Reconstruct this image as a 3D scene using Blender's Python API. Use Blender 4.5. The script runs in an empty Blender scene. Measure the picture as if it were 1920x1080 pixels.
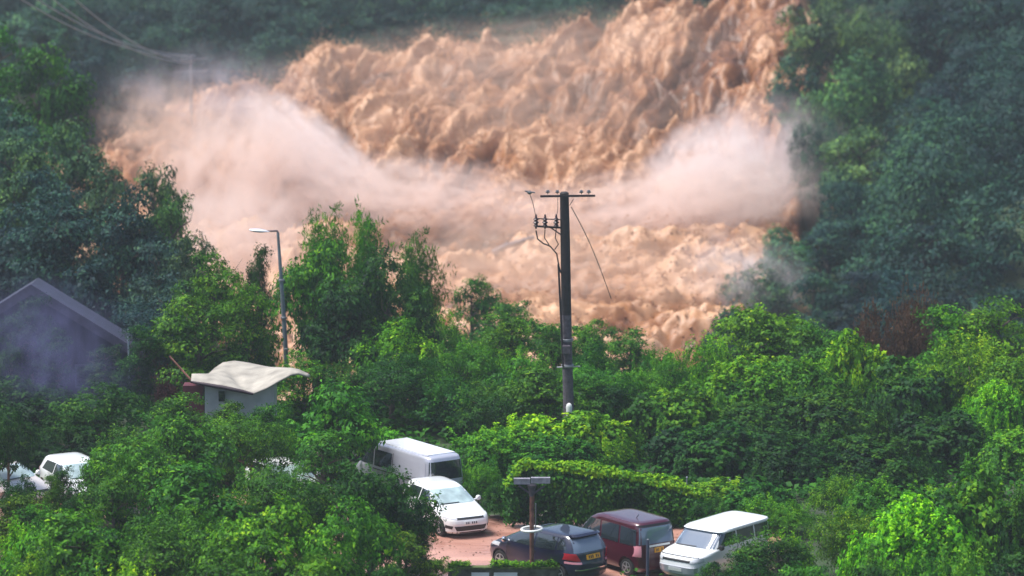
import bpy, bmesh, math, random
import numpy as np
from mathutils import Vector, Matrix
R = math.radians
scene = bpy.context.scene
COL = scene.collection

# ------------------------------------------------------------------ camera, sky, sun, exposure
CAMZ, PITCH, FPX = 27.0, R(8.6), 6000.0
cam_d = bpy.data.cameras.new('camera'); cam = bpy.data.objects.new('camera', cam_d); COL.objects.link(cam)
cam.location = (0, 0, CAMZ); cam.rotation_euler = (R(90) - PITCH, 0, 0)
cam_d.sensor_width = 36.0; cam_d.lens = 36.0 * FPX / 1920.0
cam_d.clip_start = 1.0; cam_d.clip_end = 5000
cam_d.dof.use_dof = True; cam_d.dof.focus_distance = 122.0; cam_d.dof.aperture_fstop = 0.42
scene.camera = cam
SUN_EL, SUN_AZ = R(66), R(268)          # azimuth measured clockwise from +Y (north): light comes from behind the camera, left
w = bpy.data.worlds.new('World'); scene.world = w; w.use_nodes = True
nt = w.node_tree; bg = nt.nodes['Background']; sky = nt.nodes.new('ShaderNodeTexSky')
sky.sky_type = 'NISHITA'; sky.sun_disc = False; sky.sun_elevation = SUN_EL; sky.sun_rotation = SUN_AZ
sky.air_density = 1.0; sky.dust_density = 2.5; sky.ozone_density = 1.5
nt.links.new(sky.outputs[0], bg.inputs[0]); bg.inputs[1].default_value = 0.098
sd = bpy.data.lights.new('sun', 'SUN'); so = bpy.data.objects.new('sun', sd); COL.objects.link(so)
sd.energy = 3.0; sd.angle = R(22); sd.color = (1.0, 0.98, 0.95)
sv = Vector((math.sin(SUN_AZ) * math.cos(SUN_EL), math.cos(SUN_AZ) * math.cos(SUN_EL), math.sin(SUN_EL)))
so.rotation_euler = sv.to_track_quat('Z', 'Y').to_euler(); so.location = sv * 300
scene.view_settings.view_transform = 'Standard'; scene.view_settings.look = 'None'
scene.view_settings.gamma = 1; scene.view_settings.exposure = 0.93
cy = scene.cycles
cy.use_denoising = True; cy.max_bounces = 6; cy.diffuse_bounces = 3; cy.glossy_bounces = 2
cy.transmission_bounces = 2; cy.volume_bounces = 4; cy.transparent_max_bounces = 8
cy.volume_step_rate = 1.0; cy.volume_max_steps = 64; cy.sample_clamp_indirect = 6
cy.use_adaptive_sampling = True; cy.adaptive_threshold = 0.02

HAZE = 0.00027
def P(px, py, D):
    """the point at ground distance D that the photograph shows at pixel (px, py)"""
    x = (px - 960) / FPX; u = (540 - py) / FPX
    d = Vector((x, math.cos(PITCH) + u * math.sin(PITCH), -math.sin(PITCH) + u * math.cos(PITCH)))
    return Vector((0, 0, CAMZ)) + d * (D / d.y)
def ground_D(py, z=0.0):
    return (CAMZ - z) / math.tan(PITCH + math.atan((py - 540) / FPX))

# ------------------------------------------------------------------ helpers
def tag(o, label=None, cat=None, group=None, kind=None):
    if label: o['label'] = label
    if cat: o['category'] = cat
    if group: o['group'] = group
    if kind: o['kind'] = kind
    return o
def empty(name, loc=(0, 0, 0), rz=0.0):
    o = bpy.data.objects.new(name, None); COL.objects.link(o); o.location = loc; o.rotation_euler = (0, 0, rz)
    o.empty_display_size = 0.3
    return o
def link(name, me, mat, parent=None):
    o = bpy.data.objects.new(name, me); COL.objects.link(o)
    if mat is not None and len(me.materials) == 0: me.materials.append(mat)
    if parent is not None: o.parent = parent
    return o
def copy_tree(o, parent=None):
    c = o.copy(); COL.objects.link(c)
    if parent is not None: c.parent = parent
    for ch in list(o.children): copy_tree(ch, c)
    return c
def np_mesh(name, v, f, smooth=False, face_attr=None, vert_attr=None):
    v = np.asarray(v, np.float32); f = np.asarray(f, np.int32); n, k = f.shape
    me = bpy.data.meshes.new(name)
    me.vertices.add(len(v)); me.vertices.foreach_set('co', v.ravel())
    me.loops.add(n * k); me.loops.foreach_set('vertex_index', f.ravel())
    me.polygons.add(n); me.polygons.foreach_set('loop_start', np.arange(0, n * k, k, dtype=np.int32))
    if smooth: me.polygons.foreach_set('use_smooth', np.ones(n, bool))
    me.update(calc_edges=True)
    for nm, a in (face_attr or {}).items():
        at = me.attributes.new(nm, 'FLOAT', 'FACE'); at.data.foreach_set('value', np.asarray(a, np.float32))
    for nm, a in (vert_attr or {}).items():
        at = me.attributes.new(nm, 'FLOAT', 'POINT'); at.data.foreach_set('value', np.asarray(a, np.float32))
    return me
class MB:
    """collects boxes, bars and tubes into one mesh"""
    def __init__(s): s.v = []; s.f = []
    def add(s, vs, fs):
        b = len(s.v); s.v += [tuple(p) for p in vs]; s.f += [tuple(b + i for i in f) for f in fs]; return s
    def box(s, x0, x1, y0, y1, z0, z1):
        return s.add([(x0,y0,z0),(x1,y0,z0),(x1,y1,z0),(x0,y1,z0),(x0,y0,z1),(x1,y0,z1),(x1,y1,z1),(x0,y1,z1)],
                     [(0,3,2,1),(4,5,6,7),(0,1,5,4),(1,2,6,5),(2,3,7,6),(3,0,4,7)])
    def tube(s, pts, rad, n=10, cap=True):
        pts = [Vector(p) for p in pts]
        if not hasattr(rad, '__len__'): rad = [rad] * len(pts)
        vs = []; fs = []; ref = None
        for i, p in enumerate(pts):
            a = pts[max(i - 1, 0)]; b = pts[min(i + 1, len(pts) - 1)]
            t = (b - a).normalized()
            if ref is None:
                ref = t.orthogonal().normalized()
            ref = (ref - t * ref.dot(t)).normalized(); q = t.cross(ref)
            for k in range(n):
                an = 2 * math.pi * k / n
                vs.append(p + (ref * math.cos(an) + q * math.sin(an)) * rad[i])
        for i in range(len(pts) - 1):
            for k in range(n):
                fs.append((i*n+k, i*n+(k+1)%n, (i+1)*n+(k+1)%n, (i+1)*n+k))
        if cap: fs.append(tuple(range(n))[::-1]); fs.append(tuple((len(pts)-1)*n+k for k in range(n)))
        return s.add(vs, fs)
    def lathe(s, prof, c=(0,0,0), axis='z', n=20):
        """prof: (radius, height) pairs"""
        vs = []; fs = []; c = Vector(c)
        for r, h in prof:
            for k in range(n):
                an = 2*math.pi*k/n; a, b = r*math.cos(an), r*math.sin(an)
                vs.append(c + (Vector((a,b,h)) if axis == 'z' else Vector((a,h,b)) if axis == 'y' else Vector((h,a,b))))
        for i in range(len(prof)-1):
            for k in range(n): fs.append((i*n+k, i*n+(k+1)%n, (i+1)*n+(k+1)%n, (i+1)*n+k))
        fs.append(tuple(range(n))[::-1]); fs.append(tuple((len(prof)-1)*n+k for k in range(n)))
        return s.add(vs, fs)
    def mesh(s, name, smooth=None):
        me = bpy.data.meshes.new(name); me.from_pydata(s.v, [], s.f); me.update()
        bm = bmesh.new(); bm.from_mesh(me); bmesh.ops.recalc_face_normals(bm, faces=bm.faces); bm.to_mesh(me); bm.free()
        if smooth is not None:
            for p in me.polygons: p.use_smooth = True
            me.set_sharp_from_angle(angle=R(smooth))
        return me
    def build(s, name, mat, parent=None, smooth=None): return link(name, s.mesh(name, smooth), mat, parent)

# ------------------------------------------------------------------ numpy noise
_rng0 = np.random.default_rng(7)
_LAT = _rng0.random((256, 256)).astype(np.float32)
_FX = _rng0.random((256, 256)).astype(np.float32); _FY = _rng0.random((256, 256)).astype(np.float32)
def vnoise(x, y):
    xi = np.floor(x).astype(int); yi = np.floor(y).astype(int); fx = x - xi; fy = y - yi
    fx = fx*fx*(3-2*fx); fy = fy*fy*(3-2*fy)
    g = lambda a, b: _LAT[a & 255, b & 255]
    return (g(xi,yi)*(1-fx)+g(xi+1,yi)*fx)*(1-fy)+(g(xi,yi+1)*(1-fx)+g(xi+1,yi+1)*fx)*fy
def fbm(x, y, o=4):
    s = 0; a = 0.5
    for i in range(o):
        s = s + a * vnoise(x*2**i + 17.3*i, y*2**i + 9.1*i); a *= 0.5
    return s / (1 - 0.5**o)
def puff(x, y):
    """rounded cauliflower bumps: 1 at the feature points, falling to 0 in the creases"""
    xi = np.floor(x).astype(int); yi = np.floor(y).astype(int); d = np.full(x.shape, 9.0)
    for a in (-1, 0, 1):
        for b in (-1, 0, 1):
            cx = xi+a; cy_ = yi+b
            px = cx + _FX[cx & 255, cy_ & 255]; py = cy_ + _FY[cx & 255, cy_ & 255]
            d = np.minimum(d, (x-px)**2 + (y-py)**2)
    return np.clip(1 - d, 0, 1)
def sstep(a, b, x):
    t = np.clip((x - a) / (b - a), 0, 1); return t*t*(3-2*t)

# ------------------------------------------------------------------ materials
def new_mat(name):
    m = bpy.data.materials.new(name); m.use_nodes = True; return m, m.node_tree, m.node_tree.nodes['Principled BSDF']
def mat(name, col, rough=0.6, metal=0.0, var=0.0, scale=3.0, bump=0.0, coat=0.0, spec=0.5, emit=None):
    m, t, b = new_mat(name)
    b.inputs['Base Color'].default_value = (*col, 1); b.inputs['Roughness'].default_value = rough
    b.inputs['Metallic'].default_value = metal; b.inputs['Coat Weight'].default_value = coat
    b.inputs['Specular IOR Level'].default_value = spec
    if var or bump:
        tc = t.nodes.new('ShaderNodeTexCoord'); n = t.nodes.new('ShaderNodeTexNoise')
        n.inputs['Scale'].default_value = scale; n.inputs['Detail'].default_value = 6
        t.links.new(tc.outputs['Object'], n.inputs['Vector'])
        if var:
            r = t.nodes.new('ShaderNodeValToRGB'); t.links.new(n.outputs[0], r.inputs[0])
            r.color_ramp.elements[0].position = 0.3; r.color_ramp.elements[1].position = 0.7
            r.color_ramp.elements[0].color = (*[c*(1-var) for c in col], 1)
            r.color_ramp.elements[1].color = (*[min(1, c*(1+var)) for c in col], 1)
            t.links.new(r.outputs[0], b.inputs['Base Color'])
        if bump:
            bp = t.nodes.new('ShaderNodeBump'); bp.inputs['Strength'].default_value = bump; bp.inputs['Distance'].default_value = 0.05
            t.links.new(n.outputs[0], bp.inputs['Height']); t.links.new(bp.outputs[0], b.inputs['Normal'])
    return m
def leaf_mat(name, ramp, rough=0.42, trans=0.3):
    m, t, b = new_mat(name)
    at = t.nodes.new('ShaderNodeAttribute'); at.attribute_name = 'tone'
    r = t.nodes.new('ShaderNodeValToRGB'); t.links.new(at.outputs['Fac'], r.inputs[0])
    el = r.color_ramp.elements
    while len(el) < len(ramp): el.new(0.5)
    for e, (p, c) in zip(el, ramp): e.position = p; e.color = (*c, 1)
    oi = t.nodes.new('ShaderNodeObjectInfo'); mx = t.nodes.new('ShaderNodeMixRGB'); mx.blend_type = 'MULTIPLY'; mx.inputs[0].default_value = 1
    t.links.new(r.outputs[0], mx.inputs[1]); t.links.new(oi.outputs['Color'], mx.inputs[2])
    t.links.new(mx.outputs[0], b.inputs['Base Color']); b.inputs['Roughness'].default_value = 0.6
    b.inputs['Specular IOR Level'].default_value = 0.16
    tr = t.nodes.new('ShaderNodeBsdfTranslucent'); t.links.new(mx.outputs[0], tr.inputs[0])
    ms = t.nodes.new('ShaderNodeMixShader'); ms.inputs[0].default_value = trans
    t.links.new(b.outputs[0], ms.inputs[1]); t.links.new(tr.outputs[0], ms.inputs[2])
    t.links.new(ms.outputs[0], t.nodes['Material Output'].inputs[0])
    return m
M = {}
M['leaf'] = leaf_mat('leaf', [(0.0, (0.006, 0.034, 0.012)), (0.35, (0.022, 0.110, 0.012)), (0.7, (0.065, 0.225, 0.010)), (1.0, (0.170, 0.360, 0.010))])
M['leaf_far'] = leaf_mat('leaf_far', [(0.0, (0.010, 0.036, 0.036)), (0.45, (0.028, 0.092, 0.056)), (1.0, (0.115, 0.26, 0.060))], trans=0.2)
M['leaf_brown'] = leaf_mat('leaf_brown', [(0.0, (0.06, 0.032, 0.02)), (0.5, (0.13, 0.075, 0.04)), (1.0, (0.20, 0.13, 0.06))])
M['leaf_red'] = leaf_mat('leaf_red', [(0.0, (0.05, 0.018, 0.025)), (0.6, (0.10, 0.03, 0.035)), (1.0, (0.22, 0.05, 0.05))])
M['bark'] = mat('bark', (0.085, 0.065, 0.05), 0.85, var=0.4, scale=5, bump=0.5)

def ground_material():
    m, t, b = new_mat('soil')
    tc = t.nodes.new('ShaderNodeTexCoord'); n = t.nodes.new('ShaderNodeTexNoise'); n.inputs['Scale'].default_value = 0.35; n.inputs['Detail'].default_value = 10
    t.links.new(tc.outputs['Object'], n.inputs['Vector'])
    r = t.nodes.new('ShaderNodeValToRGB'); t.links.new(n.outputs[0], r.inputs[0])
    e = r.color_ramp.elements; e[0].position = 0.35; e[0].color = (0.022, 0.03, 0.014, 1); e[1].position = 0.65; e[1].color = (0.035, 0.07, 0.02, 1)
    t.links.new(r.outputs[0], b.inputs['Base Color']); b.inputs['Roughness'].default_value = 0.9
    return m
M['soil'] = ground_material()

# ------------------------------------------------------------------ terrain
_TY = [-300, 0, 60, 95, 109.15, 109.55, 125, 129, 136, 146, 162, 182, 235, 282, 300, 340, 420, 520, 1400]
_TZ = [30, 20, 4, -0.9, -0.9, -0.04, -0.04, 0.2, 0.7, -1, -5, -8.5, -9, -3.5, 4.5, 17, 36, 48, 60]
_XRY = [165, 185, 200, 220, 240, 280, 400]; _XR = [9, 9, 14.5, 19.5, 21.5, 24.0, 60]
_XLY = [140, 165, 190, 240, 290, 400]; _XL = [-19, -17, -19, -34, -38, -60]
def T(x, y):
    x = np.asarray(x, float); y = np.asarray(y, float)
    z = np.interp(y, _TY, _TZ)
    far = sstep(127, 150, y)
    right = np.clip((x - np.interp(y, _XRY, _XR)) * 0.6, 0, 26) * sstep(186, 208, y) * (1 - sstep(300, 420, y))
    left = np.clip((np.interp(y, _XLY, _XL) - x) * 0.55, 0, 18) * sstep(138, 165, y) * (1 - sstep(300, 420, y))
    rough = (fbm(x*0.12, y*0.12, 4) - 0.5) * 2.2 * far + (fbm(x*0.012+5, y*0.012, 3) - 0.5) * 24 * sstep(430, 900, np.hypot(x, y))
    return z + right + left + rough
def tz(x, y): return float(T(np.array([x]), np.array([y]))[0])
xs = np.unique(np.concatenate([np.linspace(-900, -80, 24), np.arange(-80, 80.1, 1.0), np.linspace(80, 900, 24)]))
ys = np.unique(np.concatenate([np.linspace(-300, 80, 20), np.arange(80, 109.1, 1.0), [109.15, 109.55], np.arange(110, 345, 1.0), np.linspace(345, 1400, 40)]))
X, Y = np.meshgrid(xs, ys); Z = T(X, Y)
nx, ny = len(xs), len(ys); idx = np.arange(nx*ny).reshape(ny, nx)
F4 = np.stack([idx[:-1,:-1], idx[:-1,1:], idx[1:,1:], idx[1:,:-1]], -1).reshape(-1, 4)
tag(link('ground', np_mesh('ground', np.stack([X, Y, Z], -1).reshape(-1, 3), F4, True), M['soil']), kind='structure')

# ------------------------------------------------------------------ car park paving
def paving_material():
    m, t, b = new_mat('red_paving')
    tc = t.nodes.new('ShaderNodeTexCoord'); n = t.nodes.new('ShaderNodeTexNoise'); n.inputs['Scale'].default_value = 0.5; n.inputs['Detail'].default_value = 8
    n2 = t.nodes.new('ShaderNodeTexNoise'); n2.inputs['Scale'].default_value = 14; n2.inputs['Detail'].default_value = 4
    mp = t.nodes.new('ShaderNodeMapping'); mp.inputs['Scale'].default_value = (0.35, 1.6, 1)
    t.links.new(tc.outputs['Object'], mp.inputs[0]); t.links.new(mp.outputs[0], n.inputs['Vector']); t.links.new(tc.outputs['Object'], n2.inputs['Vector'])
    r = t.nodes.new('ShaderNodeValToRGB'); t.links.new(n.outputs[0], r.inputs[0])
    e = r.color_ramp.elements; e[0].position = 0.32; e[0].color = (0.34, 0.165, 0.125, 1); e[1].position = 0.68; e[1].color = (0.52, 0.28, 0.215, 1)
    mx = t.nodes.new('ShaderNodeMixRGB'); mx.blend_type = 'OVERLAY'; mx.inputs[0].default_value = 0.35
    t.links.new(r.outputs[0], mx.inputs[1]); t.links.new(n2.outputs[0], mx.inputs[2]); t.links.new(mx.outputs[0], b.inputs['Base Color'])
    rr = t.nodes.new('ShaderNodeMapRange'); rr.inputs['From Min'].default_value = 0.35; rr.inputs['From Max'].default_value = 0.65
    rr.inputs['To Min'].default_value = 0.12; rr.inputs['To Max'].default_value = 0.55
    t.links.new(n.outputs[0], rr.inputs[0]); t.links.new(rr.outputs[0], b.inputs['Roughness'])
    bp = t.nodes.new('ShaderNodeBump'); bp.inputs['Strength'].default_value = 0.25; bp.inputs['Distance'].default_value = 0.01
    t.links.new(n2.outputs[0], bp.inputs['Height']); t.links.new(bp.outputs[0], b.inputs['Normal'])
    return m
M['paving'] = paving_material()
xs2 = np.arange(-32, 10.1, 1.0); ys2 = np.linspace(109.6, 119.6, 14)
X, Y = np.meshgrid(xs2, ys2); Y = 109.6 + (Y-109.6)*np.where(X < -4, 1.45, 1.0); idx = np.arange(X.size).reshape(X.shape)
F4 = np.stack([idx[:-1,:-1], idx[:-1,1:], idx[1:,1:], idx[1:,:-1]], -1).reshape(-1, 4)
tag(link('car_park', np_mesh('car_park', np.stack([X, Y, X*0], -1).reshape(-1, 3), F4), M['paving']), kind='structure')
# ------------------------------------------------------------------ the flood: muddy water pouring down the valley
_CX = [-46, -36, -30, -23, -16, -11.5, -8.5, -2, 2.5, 6.5, 14, 24, 34]
_CZ = [-6.8, -4.4, -2.2, 0.2, 2.0, 2.4, 3.2, 3.8, 3.6, 4.4, 6.9, 11.5, 14.0]
def flood_base(x, y):
    low = np.interp(y, [176, 190, 215, 240], [-7.2, -6.4, -4.8, -3.0])
    cr = np.interp(x, _CX, _CZ)
    yb = 236 + 5*(fbm(x*0.08, y*0.02, 3)-0.5)
    t = np.clip((y - yb) / (279 - yb), 0, 1)
    t = 0.72*t + 0.28*sstep(0, 1, t)
    z = low + t*(cr - low)
    xr = np.interp(y, [165, 185, 200, 220, 240, 280, 400], [9, 9, 14.5, 19.5, 21.5, 24.0, 60])
    return z - np.clip(y - 281, 0, 30) * 0.9 - np.clip(x - xr - 0.3, 0, 9) * 2.6
def flood_surface(x, y):
    z0 = flood_base(x, y)
    up = sstep(226, 246, y)
    # the flow runs down and to the left: bumps are drawn out that way and sheared by each other
    a = x - 0.28*(y - 250); b = y
    wx = a + 4.5*(fbm(a*0.10, b*0.07, 4)-0.5); wy = b + 8.0*(fbm(a*0.12+40, b*0.08+11, 4)-0.5)
    wx = wx + 1.6*(fbm(a*0.45, b*0.22+3, 3)-0.5); wy = wy + 3.0*(fbm(a*0.5+21, b*0.25, 3)-0.5)
    p0 = puff(wx*0.12+2, wy*0.055); p1 = puff(wx*0.27, wy*0.095); p2 = puff(wx*0.62+9, wy*0.20+3); p3 = puff(wx*1.5+3, wy*0.42+7)
    st = fbm(wx*0.9, wy*0.11+5, 4); st2 = fbm(wx*2.6, wy*0.30+5, 3)
    f = fbm(a*0.07+3, b*0.05+8, 3); dk = fbm(wx*0.16+31, wy*0.10+4, 4)
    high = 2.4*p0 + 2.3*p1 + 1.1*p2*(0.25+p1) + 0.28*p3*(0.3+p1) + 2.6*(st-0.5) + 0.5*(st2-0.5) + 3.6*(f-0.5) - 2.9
    # long low waves on the river below
    q = x - 0.35*(y-205); v = y + 2.5*fbm(x*0.1, y*0.06, 3)
    w1 = fbm(q*0.10, v*0.22, 4); w2 = 1-np.abs(2*fbm(q*0.16+5, v*0.55+2, 4)-1); w3 = 1-np.abs(2*fbm(q*0.5+5, v*1.5+2, 3)-1); w4 = fbm(q*0.35, v*0.12+9, 4)
    lowd = 5.0*(w1-0.5) + 1.5*w2**3 + 0.35*w3**3 + 1.6*(w4-0.5)
    fine = fbm(x*0.9+7, y*0.5, 4)-0.5; fine2 = fbm(x*2.6+7, y*1.4+3, 3)-0.5
    high = high + 1.4*fine + 0.35*fine2; lowd = lowd + 0.35*fine + 0.08*fine2
    z = z0 + high*up + (lowd-0.6)*(1-up)
    dx = (fbm(a*0.3+50, b*0.2, 3)-0.5)*2.6*up; dy = -(1.4*p1 + 0.8*p2)*up
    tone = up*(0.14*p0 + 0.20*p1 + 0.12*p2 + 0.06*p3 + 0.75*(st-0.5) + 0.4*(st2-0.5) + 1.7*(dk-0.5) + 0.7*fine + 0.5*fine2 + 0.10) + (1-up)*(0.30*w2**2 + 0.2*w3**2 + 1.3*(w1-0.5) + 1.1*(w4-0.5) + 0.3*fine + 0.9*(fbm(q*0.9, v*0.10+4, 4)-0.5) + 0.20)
    return x + dx, y + dy, z, np.clip(tone, 0, 1)
fx = np.arange(-46, 34.01, 0.15); fy = np.concatenate([np.arange(176, 226, 0.2), np.arange(226, 296, 0.14)])
X, Y = np.meshgrid(fx, fy); SX, SY, SZ, FO = flood_surface(X, Y)
idx = np.arange(X.size).reshape(X.shape)
F4 = np.stack([idx[:-1,:-1], idx[:-1,1:], idx[1:,1:], idx[1:,:-1]], -1).reshape(-1, 4)
def mud_material():
    m, t, b = new_mat('muddy_water')
    tc = t.nodes.new('ShaderNodeTexCoord'); at = t.nodes.new('ShaderNodeAttribute'); at.attribute_name = 'foam'
    n = t.nodes.new('ShaderNodeTexNoise'); n.inputs['Scale'].default_value = 0.11; n.inputs['Detail'].default_value = 8; n.inputs['Distortion'].default_value = 0.6
    n2 = t.nodes.new('ShaderNodeTexNoise'); n2.inputs['Scale'].default_value = 1.1; n2.inputs['Detail'].default_value = 8; n2.inputs['Roughness'].default_value = 0.65
    t.links.new(tc.outputs['Object'], n.inputs['Vector']); t.links.new(tc.outputs['Object'], n2.inputs['Vector'])
    def math_(op, a, bb):
        k = t.nodes.new('ShaderNodeMath'); k.operation = op
        for i, s in enumerate((a, bb)):
            if isinstance(s, (int, float)): k.inputs[i].default_value = s
            else: t.links.new(s, k.inputs[i])
        return k.outputs[0]
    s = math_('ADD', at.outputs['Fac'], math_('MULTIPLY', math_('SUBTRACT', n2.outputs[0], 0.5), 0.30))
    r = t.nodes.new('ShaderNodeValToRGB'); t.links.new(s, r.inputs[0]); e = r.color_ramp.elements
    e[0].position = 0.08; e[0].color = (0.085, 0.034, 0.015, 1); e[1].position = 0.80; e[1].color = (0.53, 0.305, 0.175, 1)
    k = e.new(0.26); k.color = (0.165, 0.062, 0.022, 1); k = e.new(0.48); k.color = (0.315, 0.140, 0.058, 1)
    t.links.new(r.outputs[0], b.inputs['Base Color']); b.inputs['Roughness'].default_value = 0.42; b.inputs['Specular IOR Level'].default_value = 0.35
    b.inputs['Subsurface Weight'].default_value = 0.0
    bp = t.nodes.new('ShaderNodeBump'); bp.inputs['Strength'].default_value = 0.35; bp.inputs['Distance'].default_value = 0.3
    t.links.new(n2.outputs[0], bp.inputs['Height']); t.links.new(bp.outputs[0], b.inputs['Normal'])
    return m
M['mud'] = mud_material()
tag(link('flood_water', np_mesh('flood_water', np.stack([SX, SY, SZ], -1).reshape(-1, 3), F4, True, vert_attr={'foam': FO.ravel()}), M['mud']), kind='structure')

# clods and drops thrown off the water: little irregular tetrahedra, far too many to count
rs = np.random.default_rng(5)
def spray_drops(n, xr, yr, hmax, smin, smax):
    x = rs.uniform(*xr, n); y = rs.uniform(*yr, n)
    ax, ay, az, fo = flood_surface(x, y)
    k = rs.random(n) < np.clip((fo-0.30)*2.5, 0.1, 1)
    ax, ay, az = ax[k], ay[k], az[k]; n = len(ax)
    h = rs.exponential(hmax*0.33, n) + 0.02
    sc = (rs.uniform(smin, smax, n)/(1+0.8*h))[:, None]
    c = np.stack([ax + rs.normal(0, 0.25, n), ay + rs.normal(0, 0.25, n), az + h], -1)
    base = np.array([[1,1,1],[1,-1,-1],[-1,1,-1],[-1,-1,1]], float)
    v = c[:, None, :] + (base[None] + rs.normal(0, 0.35, (n, 4, 3))) * sc[:, None, :]
    f = np.array([[0,1,2],[0,3,1],[0,2,3],[1,3,2]])
    fo_ = np.repeat(np.clip(fo[k]+0.05, 0, 1), 4)
    return v.reshape(-1, 3), (np.arange(n)*4)[:, None, None] + f[None], fo_
va, fa, ga = spray_drops(80000, (-36, 24), (236, 284), 1.6, 0.025, 0.085)
vb, fb, gb = spray_drops(22000, (-30, 20), (185, 240), 0.9, 0.03, 0.10)
v = np.concatenate([va, vb]); f = np.concatenate([fa.reshape(-1, 3), fb.reshape(-1, 3) + len(va)])
tag(link('mud_spatter', np_mesh('mud_spatter', v, f, False, vert_attr={'foam': np.concatenate([ga, gb])}), M['mud']), 'brown clods and drops thrown up off the flood', 'spatter', kind='stuff')

# spray and dust-like mist hanging over the foot of the cascade: soft volumes
def mist_material(name, col, dens, nscale=1.6, thr=0.34, pw=1.5, seed=0.0):
    m = bpy.data.materials.new(name); m.use_nodes = True; t = m.node_tree; t.nodes.remove(t.nodes['Principled BSDF'])
    v = t.nodes.new('ShaderNodeVolumePrincipled'); v.inputs['Color'].default_value = (*col, 1); v.inputs['Anisotropy'].default_value = 0.1
    tc = t.nodes.new('ShaderNodeTexCoord')
    ln = t.nodes.new('ShaderNodeVectorMath'); ln.operation = 'LENGTH'; t.links.new(tc.outputs['Object'], ln.inputs[0])
    n = t.nodes.new('ShaderNodeTexNoise'); n.inputs['Scale'].default_value = nscale; n.inputs['Detail'].default_value = 5; n.inputs['Distortion'].default_value = 0.5
    mp = t.nodes.new('ShaderNodeMapping'); mp.inputs['Location'].default_value = (seed, seed*0.7, 0)
    t.links.new(tc.outputs['Object'], mp.inputs[0]); t.links.new(mp.outputs[0], n.inputs['Vector'])
    def mth(op, a, b_, cl=False):
        k = t.nodes.new('ShaderNodeMath'); k.operation = op; k.use_clamp = cl
        for i, s in enumerate((a, b_)):
            if isinstance(s, (int, float)): k.inputs[i].default_value = s
            else: t.links.new(s, k.inputs[i])
        return k.outputs[0]
    fall = mth('POWER', mth('SUBTRACT', 1.0, ln.outputs['Value'], True), pw)
    n2 = t.nodes.new('ShaderNodeTexNoise'); n2.inputs['Scale'].default_value = nscale*2.6; n2.inputs['Detail'].default_value = 5; n2.inputs['Roughness'].default_value = 0.62
    mp2 = t.nodes.new('ShaderNodeMapping'); mp2.inputs['Rotation'].default_value = (0, 0.7, 0); mp2.inputs['Scale'].default_value = (1.3, 1, 0.55)
    t.links.new(mp.outputs[0], mp2.inputs[0]); t.links.new(mp2.outputs[0], n2.inputs['Vector'])
    nn = mth('MULTIPLY', mth('MULTIPLY', mth('SUBTRACT', n.outputs[0], thr, True), 3.0), mth('MULTIPLY', mth('SUBTRACT', n2.outputs[0], 0.39, True), 9.5))
    t.links.new(mth('MULTIPLY', mth('MULTIPLY', fall, nn), dens), v.inputs['Density'])
    t.links.new(v.outputs[0], t.nodes['Material Output'].inputs['Volume'])
    return m
def mist(px, py, D, wpx, hpx, depth, col, dens, label, rot=0.0, seed=0.0, **kw):
    c = P(px, py, D); s = D / FPX
    bm = bmesh.new(); bmesh.ops.create_icosphere(bm, subdivisions=3, radius=1.02)
    me = bpy.data.meshes.new('mist_cloud'); bm.to_mesh(me); bm.free()
    o = link('mist_cloud', me, mist_material('mist', col, dens, seed=seed, **kw))
    o.location = c; o.scale = (wpx*s/2, depth, hpx*s/2); o.rotation_euler = (0, R(rot), 0)
    return tag(o, label, 'mist', kind='stuff')
PK = (0.98, 0.84, 0.77); WH = (0.995, 0.90, 0.865)
mist(470, 350, 230, 460, 400, 7, PK, 1.0, 'broad pale pink mist over the left foot of the cascade', 12, 1.3, nscale=2.6)
mist(610, 310, 238, 460, 150, 5, WH, 1.6, 'bright slanting jet of mist beside the left fall', 42, 4.1, pw=1.0, nscale=3.8)
mist(400, 190, 252, 520, 260, 7, (0.80, 0.78, 0.86), 0.20, 'thin grey mist drifting up beneath the power lines', 0, 7.7, nscale=2.4)
mist(780, 370, 230, 700, 190, 6, PK, 0.9, 'low pink mist across the middle of the flood', 6, 2.2, nscale=4.2)
mist(1335, 350, 232, 300, 280, 5, WH, 1.8, 'bright white plume of mist at the right foot of the cascade', -10, 5.9, pw=1.1, nscale=3.4)
mist(1240, 385, 228, 760, 200, 6, PK, 0.9, 'low pink mist behind the top of the utility pole', -8, 8.8, nscale=4.2)
mist(1430, 320, 238, 420, 330, 6, (0.96, 0.84, 0.83), 0.8, 'rosy mist against the trees of the right bank', 0, 3.4, nscale=2.6)
mist(1390, 520, 204, 330, 220, 5, (0.92, 0.86, 0.86), 0.45, 'faint grey mist low on the right bank', 20, 6.6, nscale=2.6)
mist(430, 450, 205, 380, 260, 6, PK, 1.0, 'pale mist hanging over the water left of the street lamp', 0, 9.6, nscale=3)
mist(90, 660, 133, 460, 330, 4, (0.34, 0.34, 0.66), 0.19, 'blue-violet rain mist before the grey house', 25, 12.6, nscale=2)
BR = (0.96, 0.76, 0.62)
mist(960, 110, 262, 1150, 190, 9, BR, 0.11, 'thin tan spray smoking off the crest of the flood', -6, 14.2, nscale=4.5, pw=1.0)
mist(960, 240, 252, 1000, 260, 8, BR, 0.12, 'thin tan spray over the middle of the cascade', -6, 15.9, nscale=4.5, pw=1.0)
mist(1000, 500, 205, 800, 230, 6, BR, 0.28, 'thin tan spray over the lower rapids', 0, 17.3, nscale=4.5, pw=1.0)
mist(340, 260, 240, 380, 260, 6, BR, 0.55, 'tan spray at the left tip of the flood', 20, 18.8, nscale=4)
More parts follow.
